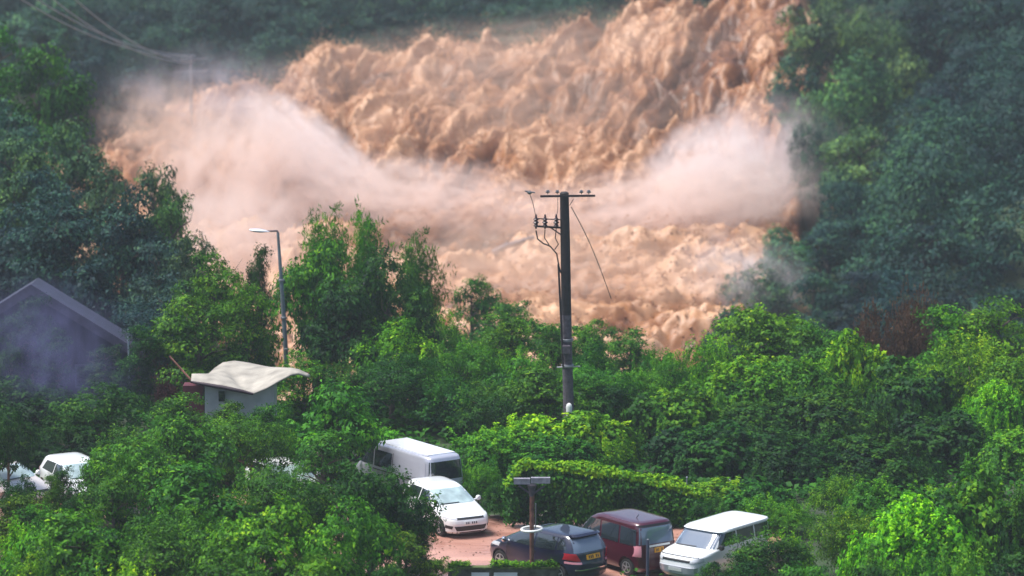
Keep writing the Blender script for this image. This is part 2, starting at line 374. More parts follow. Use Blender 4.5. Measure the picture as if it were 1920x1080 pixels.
# an uprooted trunk carried down the rapids
rr_ = random.Random(4); c = P(965, 402, 219); dw = empty('driftwood', (c.x, c.y, float(flood_surface(np.array([c.x]), np.array([c.y]))[2][0]) + .1), 0.2); dw.scale = (.7, .7, .7)
M['wet_wood'] = mat('wet_wood', (0.16, 0.13, 0.14), 0.6, var=0.4, scale=3, bump=0.4)
MB().tube([(-2.2, 0, -.5), (-.8, .1, .15), (.8, 0, .6), (2.0, 0, 1.0)], [.34, .30, .26, .18], 9).build('trunk', M['wet_wood'], dw, 50)
for k in range(7):
    x0 = rr_.uniform(-1.0, 1.9); b0 = Vector((x0, 0, .45*x0*.7+.3)); b1 = b0 + Vector((rr_.uniform(-.6, .9), rr_.uniform(-.4, .4), rr_.uniform(.1, .7)))
    MB().tube([b0, b0.lerp(b1, .5)+Vector((0, 0, .1)), b1], [.10, .06, .02], 6).build('branch', M['wet_wood'], dw, 50)
tag(dw, 'grey uprooted tree trunk carried by the rapids left of the pole top', 'driftwood')

# ------------------------------------------------------------------ vegetation prototypes
def norm(a): return a / np.maximum(np.linalg.norm(a, axis=-1, keepdims=True), 1e-6)
def leaf_quads(c, nrm, dr, L, W):
    """bent rhombic leaves"""
    nrm = norm(nrm); dr = norm(dr - nrm*np.sum(dr*nrm, -1, keepdims=True)); sd_ = np.cross(nrm, dr)
    L = L[:, None]; W = W[:, None]
    a = c - dr*L*0.5; b = c + sd_*W*0.5 + nrm*W*0.16; d = c - sd_*W*0.5 + nrm*W*0.16; e = c + dr*L*0.5 - nrm*L*0.12
    return np.stack([a, b, e, d], 1).reshape(-1, 3)
def clumps(rng, tw, tn, per, spread, size, asp=0.5, droop=0.5, up=0.55, tt=None):
    """leaves scattered round twig tips tw (k,3) whose outward direction is tn"""
    k = len(tw); n = k*per
    c = np.repeat(tw, per, 0) + rng.normal(0, 1, (n, 3))*spread*np.array([1, 1, 0.6])
    o = np.repeat(tn, per, 0)
    nr = o*0.95 + np.array([0, 0, up*0.75]) + rng.normal(0, 0.34, (n, 3))
    dr = o*0.5 + rng.normal(0, 0.6, (n, 3)) + np.array([0, 0, -droop])
    L = size*rng.uniform(0.6, 1.35, n); v = leaf_quads(c, nr, dr, L, L*asp)
    if tt is None: tt = rng.normal(0.42, 0.16, k)
    tone = np.clip(np.repeat(tt, per) + rng.normal(0, 0.13, n), 0, 1)
    return v, tone
def shell(rng, c, r, n, zmin=-0.35, bump=0.22):
    d = norm(rng.normal(0, 1, (int(n*1.8), 3))); d = d[d[:, 2] > zmin][:n]
    rad = rng.uniform(0.72, 1.0 + bump, len(d))[:, None]
    return np.asarray(c) + d*np.asarray(r)*rad, norm(d/np.asarray(r))
class Crown:
    def __init__(s): s.v = []; s.t = []
    def add(s, vt): s.v.append(vt[0]); s.t.append(vt[1])
    def mesh(s, name):
        v = np.concatenate(s.v); t = np.concatenate(s.t)
        return np_mesh(name, v, np.arange(len(v)).reshape(-1, 4), False, face_attr={'tone': t})
def lobes_in(rng, n, R_, zc, rz, r0, r1, zlo=-0.6):
    out = []
    for i in range(n):
        d = norm(rng.normal(0, 1, 3)); d[2] = max(d[2], zlo)
        q = rng.uniform(0.45, 0.85)
        out.append((np.array([d[0]*R_*q, d[1]*R_*q, zc + d[2]*rz*q]), rng.uniform(r0, r1)))
    return out
def trunk_mesh(rng, h, r, spread, forks=6, lean=0.3):
    mb = MB(); lx, ly = rng.uniform(-lean, lean, 2)
    top = Vector((lx, ly, h))
    pts = [Vector((0, 0, -0.6)), Vector((0, 0, 0)), Vector((lx*0.3+0.08, ly*0.3, h*0.4)), Vector((lx*0.7, ly*0.7-0.05, h*0.7)), top]
    mb.tube(pts, [r*1.35, r*1.1, r*0.8, r*0.6, r*0.3], 9)
    for i in range(forks):
        a = rng.uniform(0, 6.28); z0 = h*rng.uniform(0.45, 0.95); s = spread*rng.uniform(0.5, 0.9)
        b0 = Vector((lx*z0/h, ly*z0/h, z0)); d = Vector((math.cos(a), math.sin(a), 0))
        b1 = b0 + d*s*0.45 + Vector((0, 0, s*0.35)); b2 = b0 + d*s + Vector((0, 0, s*0.55))
        mb.tube([b0, b1, b2], [r*0.42, r*0.25, r*0.1], 6)
        b3 = b1 + Vector((rng.uniform(-1, 1), rng.uniform(-1, 1), 0.7))*s*0.45
        mb.tube([b1, b3], [r*0.2, r*0.07], 5)
        b4 = b2 + Vector((rng.uniform(-.6, .6), rng.uniform(-.6, .6), rng.uniform(.3, 1.1)))*s*0.7; mb.tube([b2, b4], [r*0.1, r*0.03], 4)
    return mb.mesh('trunk', 60)
PROTO = {}      # kind -> list of (crown mesh, trunk mesh, width, height)
def round_tree(seed):
    rng = np.random.default_rng(seed); C = Crown(); ls = {1: 1.0, 2: 1.35, 3: 0.72, 4: 1.1}[seed]
    for c, r in lobes_in(rng, 15, 3.0, 4.3, 2.4, 0.9, 1.5):
        tw, tn = shell(rng, c, (r, r, r*0.8), int(34*r*r)); C.add(clumps(rng, tw, tn, int(13/ls**1.2), 0.17, 0.23*ls, tt=rng.normal(0.42+rng.normal(0, .07), .13, len(tw))))
    return C.mesh('crown'), trunk_mesh(rng, 4.8, 0.2, 2.2), 6.0, 7.2
def tall_tree(seed):
    rng = np.random.default_rng(seed); C = Crown()
    for i in range(30):
        z = 1.4 + 9.2*((i+0.5)/30); q = 2.4*math.sin(math.pi*min(1, max(0.12, 1.08-(z-0.6)/11.0)))**0.6*rng.uniform(0.2, 0.85); a = rng.uniform(0, 6.28)
        r = rng.uniform(0.8, 1.35)*(1 if z < 9 else 0.7)
        tw, tn = shell(rng, (q*math.cos(a), q*math.sin(a), z), (r, r, r*0.75), int(30*r*r)); C.add(clumps(rng, tw, tn, 12, 0.2, 0.24, droop=0.9, tt=rng.normal(0.40+rng.normal(0, .08), .13, len(tw))))
    return C.mesh('crown'), trunk_mesh(rng, 9.5, 0.22, 2.2, 9), 5.4, 11.4
def bush(seed):
    rng = np.random.default_rng(seed); C = Crown(); ls = {21: 1.0, 22: 0.7, 23: 1.4, 24: 1.1, 25: 0.8}[seed]
    for c, r in lobes_in(rng, 19, 2.7, 1.3, 1.9, 0.65, 1.2, -0.15):
        tw, tn = shell(rng, c, (r, r, r*0.8), int(38*r*r), -0.2); C.add(clumps(rng, tw, tn, int(13/ls**1.2), 0.15, 0.19*ls, tt=rng.normal(0.45+rng.normal(0, .10), .14, len(tw))))
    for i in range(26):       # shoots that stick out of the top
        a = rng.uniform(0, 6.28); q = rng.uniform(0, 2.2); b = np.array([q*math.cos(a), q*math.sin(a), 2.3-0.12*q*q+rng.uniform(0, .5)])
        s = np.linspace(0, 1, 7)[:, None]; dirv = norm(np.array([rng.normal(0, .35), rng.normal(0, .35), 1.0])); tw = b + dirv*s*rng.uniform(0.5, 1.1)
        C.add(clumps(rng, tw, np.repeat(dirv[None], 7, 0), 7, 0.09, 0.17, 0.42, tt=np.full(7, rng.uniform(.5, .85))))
    return C.mesh('crown'), trunk_mesh(rng, 1.9, 0.11, 1.6, 7), 6.0, 3.7
def vine_mound(seed):
    rng = np.random.default_rng(seed); C = Crown(); ls = {31: 1.0, 32: 1.3, 33: 0.75}[seed]
    for c, r in lobes_in(rng, 10, 2.4, 1.5, 1.7, 1.0, 1.5, -0.1):
        tw, tn = shell(rng, c, (r, r, r), int(40*r*r), -0.3, 0.06); C.add(clumps(rng, tw, tn, int(12/ls), 0.13, 0.21*ls, 0.75, tt=rng.normal(0.50+rng.normal(0, .10), .12, len(tw))))
    for i in range(150):      # creepers that trail down over the mound
        a = rng.uniform(0, 6.28); q = rng.uniform(1.4, 3.0); z0 = rng.uniform(1.6, 3.0)*(1-0.08*q); m = 12
        s = np.linspace(0, 1, m); ln = rng.uniform(0.8, 2.0)
        x = q*math.cos(a) + 0.25*s*math.cos(a); y = q*math.sin(a) + 0.25*s*math.sin(a)
        tw = np.stack([x + rng.normal(0, .05, m), y + rng.normal(0, .05, m), z0 - s*ln], -1); o = np.array([math.cos(a), math.sin(a), 0.2])
        C.add(clumps(rng, tw, np.repeat(o[None], m, 0), 6, 0.07, 0.17, 0.6, droop=1.2, tt=np.full(m, rng.uniform(.2, .75))))
    for i in range(16):       # upright loops of creeper on top
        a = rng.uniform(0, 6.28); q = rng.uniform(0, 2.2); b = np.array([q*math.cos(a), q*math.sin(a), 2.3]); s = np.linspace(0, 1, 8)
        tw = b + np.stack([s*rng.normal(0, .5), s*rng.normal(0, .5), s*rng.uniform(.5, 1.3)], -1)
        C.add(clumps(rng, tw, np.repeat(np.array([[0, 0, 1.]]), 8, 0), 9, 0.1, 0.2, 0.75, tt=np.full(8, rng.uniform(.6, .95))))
    return C.mesh('crown'), trunk_mesh(rng, 1.9, 0.12, 1.5, 5), 6.0, 3.7
def bamboo(seed):
    rng = np.random.default_rng(seed); C = Crown(); st = MB()
    for i in range(34):
        a = rng.uniform(0, 6.28); ln = rng.uniform(5.0, 8.2); lean = rng.uniform(0.3, 2.5)*(1.25-ln/8.2*0.7); s = np.linspace(0, 1, 22)
        b = rng.normal(0, .35, 2); cx = b[0] + math.cos(a)*lean*s**1.8; cy_ = b[1] + math.sin(a)*lean*s**1.8; cz = ln*(s - 0.10*s**4)
        pts = np.stack([cx, cy_, cz], -1)
        st.tube([tuple(p) for p in pts[::3]], [0.035*(1-k/9) for k in range(8)], 4)
        u = pts[7:]; k = len(u); tips = np.concatenate([u + rng.normal(0, 0.30, (k, 3)) for _ in range(3)])
        C.add(clumps(rng, tips, norm(rng.normal(0, 1, (len(tips), 3)) + [math.cos(a), math.sin(a), 0.4]), 9, 0.15, 0.25, 0.26, droop=0.8, tt=np.full(len(tips), rng.uniform(.35, .75))))
    return C.mesh('crown'), st.mesh('stems', 60), 5.4, 7.8
def dead_bush(seed):
    rng = np.random.default_rng(seed); C = Crown(); st = MB()
    for i in range(60):
        a = rng.uniform(0, 6.28); q = rng.uniform(0.4, 2.6); ln = rng.uniform(1.8, 3.4)
        p = [Vector((0.1*math.cos(a), 0.1*math.sin(a), 0)), Vector((q*.5*math.cos(a+.2), q*.5*math.sin(a+.2), ln*.6)), Vector((q*math.cos(a), q*math.sin(a), ln))]
        st.tube(p, [0.05, 0.03, 0.008], 4)
        tw = np.array([tuple(p[1].lerp(p[2], k/5)) for k in range(6)]) + rng.normal(0, .12, (6, 3))
        C.add(clumps(rng, tw, norm(rng.normal(0, 1, (6, 3))), 18, 0.20, 0.17, 0.45))
    return C.mesh('crown'), st.mesh('stems', 60), 5.2, 3.5
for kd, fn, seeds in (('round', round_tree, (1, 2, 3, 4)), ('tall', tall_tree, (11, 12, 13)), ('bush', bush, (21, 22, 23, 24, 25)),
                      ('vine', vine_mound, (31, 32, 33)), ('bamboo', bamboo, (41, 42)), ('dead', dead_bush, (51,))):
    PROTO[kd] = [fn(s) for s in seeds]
TINT = {  # leaf colour of the species; dark tints also paint in shade, bright ones light
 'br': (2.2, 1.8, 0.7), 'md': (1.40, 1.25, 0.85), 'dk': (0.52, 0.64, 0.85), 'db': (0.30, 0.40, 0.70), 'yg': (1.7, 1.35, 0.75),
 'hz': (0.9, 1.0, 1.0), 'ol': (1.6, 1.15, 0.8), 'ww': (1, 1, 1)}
NAMES = {'round': 'broadleaf_tree', 'tall': 'tall_tree', 'bush': 'bush', 'vine': 'creeper_covered_bush', 'bamboo': 'bamboo_clump', 'dead': 'withered_bush'}
CATS = {'round': 'tree', 'tall': 'tree', 'bush': 'bush', 'vine': 'bush', 'bamboo': 'bamboo', 'dead': 'bush'}
_cnt = {}; _vrng = random.Random(3)
_shared = {}
def plant(kind, px, top, D, wpx, tint, label, group=None, leafmat='leaf', zmax=3.2):
    k = _cnt.get(kind, 0); _cnt[kind] = k + 1
    p = P(px, top, D); z0 = tz(p.x, p.y)
    if kind in ('bush', 'round') and (p.z - z0)/PROTO[kind][0][3] > 2.1 * wpx*(D/FPX)/6.0:   # too tall and narrow for its kind: a young tree instead
        kind = 'tall'; wpx *= 1.1; _cnt[kind] = k = _cnt.get(kind, 0) + 1
        if label and 'bush' in label: label = label.replace('bush-like tree', 'tree').replace('bush', 'young tree', 1)
    crown, trunk, W, H = PROTO[kind][k % len(PROTO[kind])]
    sx = wpx * (D / FPX) / W; sz = (p.z - z0) / H
    if sz / sx > zmax: z0 = p.z - H*sx*zmax; sz = sx*zmax      # a tall plant rooted higher up, on creeper-grown bank
    if sz < sx*0.75: sz = sx*0.75; z0 = p.z - H*sz
    o = empty(NAMES[kind], (p.x, p.y, z0), _vrng.uniform(0, 6.28)); o.scale = (sx, sx*_vrng.uniform(0.85, 1.1), sz)
    key = (kind, k % len(PROTO[kind]), leafmat)
    if key not in _shared:
        me = crown if leafmat == 'leaf' else crown.copy(); me.materials.clear(); me.materials.append(M[leafmat]); _shared[key] = me
    if not trunk.materials: trunk.materials.append(M['bark'])
    c = link('crown', _shared[key], None, o); t_ = link('stems' if kind in ('bamboo', 'dead') else 'trunk', trunk, None, o)
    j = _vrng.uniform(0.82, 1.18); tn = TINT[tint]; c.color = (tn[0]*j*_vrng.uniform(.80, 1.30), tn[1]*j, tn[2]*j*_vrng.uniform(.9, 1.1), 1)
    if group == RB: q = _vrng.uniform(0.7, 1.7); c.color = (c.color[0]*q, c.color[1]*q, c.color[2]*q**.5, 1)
    tag(o, label, CATS[kind], group)
    return o
LW = 'trees of the left bank'; RB = 'rain-dimmed trees of the right bank'; CB = 'bushes between the car park and the flood'
FG = 'bushes in the foreground'; RS = 'bushes right of the utility pole'
PLANTS = [
 # left bank, behind the grey house and canopy
 ('tall', 60, 60, 190, 210, 'hz', 'hazy light green tall tree at the left edge beneath the power lines', LW),
 ('tall', -20, 20, 192, 220, 'hz', 'hazy tall tree cut by the left edge of the picture, upper one', LW),
 ('tall', 5, 170, 180, 200, 'hz', 'hazy green tree at the left edge below the taller hazy ones', LW),
 ('tall', 118, 205, 176, 150, 'md', 'tall olive tree with lit crown left of the grey mist', LW),
 ('tall', 20, 235, 170, 200, 'md', 'mid green tall tree low on the left edge, above the grey house roof', LW),
 ('tall', 195, 270, 174, 140, 'md', 'slim tree whose tip meets the orange edge of the flood', LW),
 ('round', 288, 285, 166, 110, 'md', 'green treetop standing alone against the left tip of the flood', LW),
 ('tall', 325, 345, 159, 130, 'br', 'tree with bright lit right edge against the pink mist', LW),
 ('tall', 110, 350, 160, 210, 'dk', 'dark blue-green tree straight behind the ridge of the grey house', LW),
 ('tall', 225, 375, 157, 190, 'dk', 'dark tree right behind the sloping eave of the grey house', LW),
 ('tall', 295, 430, 153, 150, 'dk', 'dark tree between the grey house and the beige canopy roof', LW),
 ('tall', 0, 400, 163, 200, 'db', 'very dark tree behind the left end of the grey house roof', LW),
 ('round', 180, 480, 152, 200, 'db', 'darkest crown just above the right slope of the grey house roof', LW),
 ('round', 290, 545, 148, 170, 'db', 'dark crown directly left of the beige canopy roof', LW),
 # between canopy and street lamp
 ('bush', 392, 455, 152, 130, 'md', 'green bush touching the pink mist left of the street lamp', CB),
 ('bush', 455, 505, 149, 120, 'br', 'bright bush halfway down the slope just left of the street lamp', CB),
 ('bush', 375, 540, 147, 170, 'md', 'mid green bush above the beige canopy roof, left one', CB),
 ('bush', 470, 600, 152, 170, 'md', 'bush above the right end of the beige canopy roof', CB),
 ('tall', 490, 445, 158, 75, 'dk', 'narrow dark tree right under the head of the street lamp', CB),
 ('bush', 565, 655, 143, 110, 'br', 'light green bush wrapping the foot of the street lamp', CB),
 ('bush', 400, 640, 150, 150, 'md', 'green bush directly behind the beige canopy roof', CB),
 # feathery group right of the lamp
 ('bamboo', 612, 378, 163, 150, 'md', 'tallest feathery clump right of the street lamp', CB),
 ('bamboo', 695, 372, 164, 150, 'md', 'second feathery clump, its lit tips against the pale water', CB),
 ('bamboo', 785, 425, 163, 140, 'hz', 'rightmost feathery clump, arching over the water edge', CB),
 ('round', 590, 440, 156, 170, 'md', 'rounded green tree under the tallest feathery clump', CB),
 ('round', 730, 480, 155, 190, 'dk', 'dark rounded tree beneath the arching feathery clumps', CB),
 ('round', 640, 540, 150, 170, 'db', 'very dark hollow-looking tree low between lamp and feathery clumps', CB),
 ('bush', 880, 505, 172, 120, 'hz', 'pale hazy bush standing nearest the rapids left of the pole', CB),
 ('bush', 955, 552, 166, 130, 'hz', 'grey-green bush at the water edge just left of the pole', CB),
 ('bush', 1015, 590, 160, 110, 'md', 'small bush touching the left side of the utility pole', CB),
 ('bush', 840, 570, 158, 160, 'md', 'bush sloping down from the feathery clumps to the water', CB),
 ('bush', 745, 590, 150, 210, 'br', 'big bright yellow-green bush left of the pole', CB),
 ('bush', 870, 620, 147, 190, 'md', 'leafy bush between the bright bush and the pole', CB),
 ('bush', 980, 640, 143, 150, 'md', 'bush against the grey lower half of the utility pole, left side', CB),
 ('bush', 1132, 590, 165, 90, 'ol', 'thin olive shrub right of the pole at the end of its stay wire', CB),
 ('bush', 1180, 605, 160, 110, 'md', 'small bush right of the pole in front of the orange water', CB),
 ('bush', 1110, 640, 147, 130, 'dk', 'dark green bush touching the right side of the utility pole', CB),
 ('bush', 1195, 680, 144, 140, 'md', 'bush below the gap where muddy water shows lowest', CB),
 # bank behind the van
 ('bush', 650, 670, 144, 170, 'dk', 'dark bush behind the roof of the silver van, left one', CB),
 ('round', 735, 650, 142, 200, 'dk', 'dark tree crown above the roof of the silver van', CB),
 ('bush', 830, 700, 140, 190, 'dk', 'deep green bush above the right end of the silver van', CB),
 ('bush', 925, 710, 138, 170, 'dk', 'shadowed bush left of the foot of the utility pole', CB),
 ('bush', 1140, 715, 139, 150, 'dk', 'shadowed bush right of the foot of the utility pole', CB),
 ('vine', 980, 775, 133, 170, 'br', 'low bright creeper mound hiding the foot of the utility pole, left', CB),
 ('vine', 1110, 772, 132, 190, 'br', 'low bright creeper mound right of the pole foot', CB),
 ('vine', 905, 800, 128, 180, 'md', 'creeper mound between the silver van and the fence', CB),
 ('vine', 1040, 820, 127, 190, 'dk', 'dark creeper mound behind the left end of the vine-topped fence', CB),
 ('bush', 915, 885, 122, 110, 'dk', 'dark grassy bush beside the rear of the silver van', CB),
 ('bush', 700, 795, 133, 130, 'br', 'light green bush just over the front of the silver van', CB),
 # right of the pole
 ('round', 1440, 566, 153, 240, 'br', 'bright rounded tree crown, brightest of the right side, before dark woods', RS),
 ('bush', 1330, 615, 150, 140, 'br', 'bright bush leaning left from the bright rounded crown', RS),
 ('bush', 1265, 650, 146, 130, 'md', 'leafy bush beside the lowest tongue of muddy water', RS),
 ('bush', 1545, 600, 150, 130, 'md', 'bush to the right of the bright rounded crown', RS),
 ('vine', 1610, 625, 146, 160, 'br', 'arched creeper-hung mound below the brown withered bushes', RS),
 ('vine', 1500, 660, 143, 210, 'md', 'creeper-hung mound under the bright rounded crown', RS),
 ('vine', 1375, 670, 142, 210, 'md', 'wide leafy mound in the middle of the right thicket', RS),
 ('vine', 1260, 720, 138, 190, 'md', 'sloping mound running down towards the fence', RS),
 ('vine', 1420, 745, 137, 220, 'dk', 'dark thicket mound above the vine-topped fence', RS),
 ('vine', 1560, 730, 137, 230, 'dk', 'dark creeper curtain in the centre of the right thicket', RS),
 ('vine', 1690, 680, 141, 190, 'dk', 'creeper mound right of the arched one, with a lit ridge', RS),
 ('bush', 1765, 556, 156, 170, 'br', 'pale bright bush right of the withered ones on the skyline of the thicket', RS),
 ('bush', 1880, 548, 155, 180, 'br', 'bright bush at the right edge on the skyline of the thicket', RS),
 ('bush', 1820, 610, 149, 210, 'br', 'broad light green bush below the skyline at right', RS),
 ('vine', 1905, 660, 144, 180, 'md', 'creeper mound cut by the right edge, middle height', RS),
 ('vine', 1860, 715, 138, 130, 'br', 'small bright spire of creeper near the right edge', RS),
 ('dead', 1712, 543, 145.5, 120, 'ww', 'brown withered bush standing in front of the dark woods, taller one', None),
 ('dead', 1640, 575, 146, 110, 'ww', 'brown withered bush, smaller one to the left', None),
 ('vine', 1780, 770, 133, 210, 'db', 'dark green creeper mound above the lower right bushes', RS),
 ('vine', 1900, 800, 130, 200, 'md', 'green creeper mound by the right edge above the lower right bushes', RS),
 ('vine', 1650, 815, 128, 240, 'db', 'very dark thicket mound over the lower right bushes', RS),
 ('vine', 1330, 790, 130, 230, 'db', 'very dark thicket mound right behind the vine-topped fence', RS),  # very dark tint of these mounds stands in for the thicket's shade
 ('vine', 1480, 800, 129, 240, 'db', 'very dark thicket mound behind the roof of the white boxy car', RS),
 ('bush', 1570, 880, 119, 150, 'md', 'small grey-green bush between dark thicket and lower right bushes', RS),
 ('bush', 1370, 915, 121, 140, 'dk', 'olive bush right of the vine-topped fence', RS),
 ('bush', 1490, 935, 117, 110, 'md', 'bush just behind the far end of the white boxy car', RS),
 ('tall', 250, 330, 158, 150, 'dk', 'dark tree rising behind the right eave of the grey house', LW),
 ('tall', 355, 430, 150, 100, 'md', 'narrow green tree on the edge of the pink mist above the canopy', LW),
 ('tall', 330, 520, 147, 130, 'dk', 'shadowed tree above the left tip of the beige canopy roof', LW),
 ('tall', 75, 300, 168, 170, 'dk', 'dark tree rising behind the peak of the grey house', LW),
 ('bush', 1345, 925, 116.8, 130, 'dk', 'dark bush at the paving edge between maroon van and white boxy car', RS),
 ('bush', 1440, 925, 117.5, 130, 'md', 'bush behind the roof of the white boxy car', RS),
 ('bush', 1290, 905, 119.5, 110, 'dk', 'shadowed bush at the right end of the vine-topped fence', RS),
 ('bush', 940, 900, 119.4, 90, 'dk', 'dark bush at the left end of the vine-topped fence', CB),
 ('bush', 895, 860, 121.5, 100, 'md', 'green bush between the silver van and the vine-topped fence', CB),
 ('bush', 120, 790, 128, 170, 'db', 'dark bush right behind the half hidden white cars', FG),
 ('bush', 10, 780, 128, 160, 'db', 'dark bush at the left edge above the cream car', FG),
 ('bush', 215, 880, 109, 120, 'md', 'green bush hiding the right flank of the half hidden white car', FG),
 ('bush', 40, 915, 111, 120, 'ol', 'brownish bush in front of the cream car', FG),
 ('bush', 1425, 990, 107.8, 120, 'md', 'bush rising in front of the middle of the white boxy car', FG),
 ('bush', 1345, 1050, 107, 90, 'dk', 'low bush at the right front wheel of the white boxy car', FG),
 ('bush', 138, 905, 113, 60, 'dk', 'small dark bush before the nose of the half hidden white car', FG),
 ('bush', 185, 895, 112, 90, 'md', 'bush covering the right side of the half hidden white car', FG),
 ('bush', 60, 935, 110, 110, 'md', 'bush between the noses of the two half hidden cars', FG),
 ('round', 10, 770, 121, 110, 'db', 'dark crown hanging over the roof of the cream car', FG),
 ('bush', 160, 965, 104, 200, 'md', 'green bush closing the gap below the half hidden cars', FG),
 ('vine', 1330, 900, 120.5, 190, 'md', 'low creeper bank continuing the fence to the right', RS),
 ('vine', 1430, 905, 119.5, 160, 'dk', 'dark creeper bank behind the white boxy car', RS),
 ('bush', 310, 885, 111.5, 200, 'dk', 'shadowed bush between the half hidden cars and the olive crown', FG),
 ('bush', 440, 905, 111, 200, 'md', 'bush filling the gap under the olive crown below the canopy', FG),
 ('bush', 590, 915, 110.8, 170, 'ol', 'bush under the crown with pale spots', FG),
 ('bush', 700, 950, 110.2, 140, 'dk', 'dark bush below the dark crowns left of the white hatchback', FG),
 ('bush', 790, 985, 109.4, 80, 'ol', 'small olive bush beside the front wheel of the white hatchback', FG),
 ('bush', 610, 800, 118, 150, 'md', 'green bush at the front end of the silver van', FG),
 ('bush', 230, 790, 121, 180, 'dk', 'dark bush right of the half hidden white cars, behind the green crown', FG),
 ('bush', 935, 575, 150, 120, 'md', 'bush between the hazy water-edge bush and the bright yellow-green bush', CB),
 ('bush', 1040, 600, 152, 100, 'md', 'bush peeping out behind the left side of the utility pole', CB),
 ('bush', 1100, 600, 152, 100, 'md', 'bush peeping out behind the right side of the utility pole', CB),
 ('bush', 1225, 640, 150, 110, 'hz', 'greyish bush at the lowest tongue of muddy water', CB),
 ('round', 1030, 680, 139, 170, 'md', 'tree right behind the foot of the utility pole', CB),
 ('round', 1120, 670, 141, 160, 'md', 'leafy tree between pole foot and right thicket', CB),
 ('tall', 15, 580, 138, 110, 'db', 'dark slender tree before the gable of the grey house, left one', FG),
 ('tall', 200, 640, 138, 100, 'db', 'dark slender tree before the right eave of the grey house', FG),
 ('tall', 105, 610, 138, 90, 'db', 'dark slender tree before the middle of the grey house gable', FG),
 ('bush', 120, 868, 114.5, 60, 'dk', 'sprig-like bush over the bonnet of the half hidden white car', FG),
 ('bush', 20, 895, 112, 80, 'dk', 'dark bush over the bonnet of the cream car', FG),
 ('bush', 170, 850, 115, 70, 'md', 'bush over the wing mirror of the half hidden white car', FG),
 ('bush', 92, 960, 107, 90, 'md', 'green bush on the last patch of bare paving at the left', FG),
 ('bush', 300, 985, 102, 150, 'ol', 'olive bush low in the lower left thicket', FG),
 ('tall', 60, 545, 139, 100, 'db', 'dark slender tree just below the peak of the grey house', FG),
 ('tall', 255, 600, 137.5, 110, 'dk', 'dark tree hiding the lower end of the grey house roof', FG),
 ('bush', 500, 748, 124, 110, 'md', 'green bush against the right half of the hut wall', FG),
 ('bush', 425, 746, 124.5, 100, 'ol', 'olive bush against the left half of the hut wall', FG),
 ('bush', 95, 880, 113.5, 50, 'ol', 'sprig of leaves before the windscreen of the half hidden white car', FG),
 ('bush', 50, 885, 113, 50, 'dk', 'sprig of dark leaves over the flank of the cream car', FG),
 ('vine', 1655, 895, 115, 190, 'md', 'creeper bush closing the gap between dark thicket and the lower right bushes', FG),
 ('bush', 1455, 1000, 106.5, 110, 'dk', 'dark bush before the rear door of the white boxy car', FG),
 ('bush', 215, 905, 110.5, 70, 'md', 'leafy sprig at the right headlight of the half hidden white car', FG),
 # foreground, lower right
 ('bush', 1480, 975, 108, 150, 'md', 'bush covering the side of the white boxy car', FG),
 ('bush', 1400, 1035, 106.5, 110, 'dk', 'low bush in front of the door of the white boxy car', FG),
 ('bush', 1590, 935, 110, 180, 'md', 'bush right of the white boxy car with lit top', FG),
 ('vine', 1700, 935, 107, 240, 'br', 'bright broad creeper bush lower right, left of the corner', FG),
 ('vine', 1800, 885, 110, 220, 'md', 'high green creeper bush lower right', FG),
 ('vine', 1905, 900, 109, 190, 'dk', 'dark creeper bush in the lower right corner, upper one', FG),
 ('bush', 1640, 1010, 103, 200, 'dk', 'dark bush at the bottom edge right of the white boxy car', FG),
 ('bush', 1800, 1000, 102, 240, 'md', 'bush at the bottom edge near the lower right corner', FG),
 ('bush', 1910, 1020, 101, 180, 'dk', 'bush in the very lower right corner', FG),
 ('bush', 1505, 1045, 102, 150, 'md', 'low bush at the bottom edge beneath the white boxy car', FG),
 # foreground, lower left
 ('round', 60, 705, 133, 200, 'db', 'dark blue-green crown below the grey house at the left edge', FG),
 ('round', 175, 725, 131, 170, 'dk', 'dark crown with yellowish tips below the right end of the grey house', FG),
 ('bush', 330, 728, 125, 130, 'ol', 'brownish olive bush left of the red wall under the canopy', FG),
 ('round', 600, 715, 122, 210, 'md', 'green crown right of the beige canopy roof, above the silver van', FG),
 ('round', 470, 754, 121, 200, 'ol', 'olive green crown straight below the beige canopy roof', FG),
 ('round', 350, 770, 117, 190, 'ol', 'olive crown lower left of the beige canopy roof', FG),
 ('round', 260, 825, 114, 200, 'md', 'green crown right beside the half hidden white cars at left', FG),
 ('round', 400, 855, 110, 230, 'md', 'leafy crown in the middle of the lower left thicket', FG),
 ('round', 540, 850, 110, 210, 'ol', 'crown with pale spots left of the white hatchback', FG),
 ('round', 690, 868, 109, 180, 'dk', 'dark crown covering the lower side of the silver van', FG),
 ('round', 748, 885, 109.5, 150, 'dk', 'dark branch-ended crown overlapping the white hatchback', FG),
 ('bush', 30, 955, 106, 200, 'br', 'bright bush at the left edge under the half hidden white cars', FG),
 ('round', 170, 945, 105, 230, 'br', 'bright yellow-green crown near the lower left corner', FG),
 ('round', 330, 935, 104, 230, 'md', 'crown low in the picture, left of centre of the lower thicket', FG),
 ('round', 490, 935, 103, 230, 'br', 'light green crown low in the middle of the lower thicket', FG),
 ('round', 640, 945, 103, 200, 'md', 'crown at the bottom under the dark crown beside the van', FG),
 ('bush', 755, 985, 107, 120, 'ol', 'olive bush at the left end of the mossy wall', FG),
 ('bush', 820, 1040, 107.5, 70, 'ol', 'small pale bush on the left end of the mossy wall', FG),
 ('bush', 60, 1020, 100, 220, 'md', 'bush in the very lower left corner', FG),
 ('bush', 250, 1025, 99, 230, 'br', 'low bright bush at the bottom edge left', FG),
 ('bush', 430, 1025, 98, 230, 'md', 'low bush at the bottom edge, third from the left corner', FG),
 ('bush', 590, 1035, 98, 200, 'br', 'low bright bush at the bottom edge, fourth from the left corner', FG),
 ('bush', 730, 1050, 98, 130, 'dk', 'low dark bush at the bottom edge left of the mossy wall', FG),
]
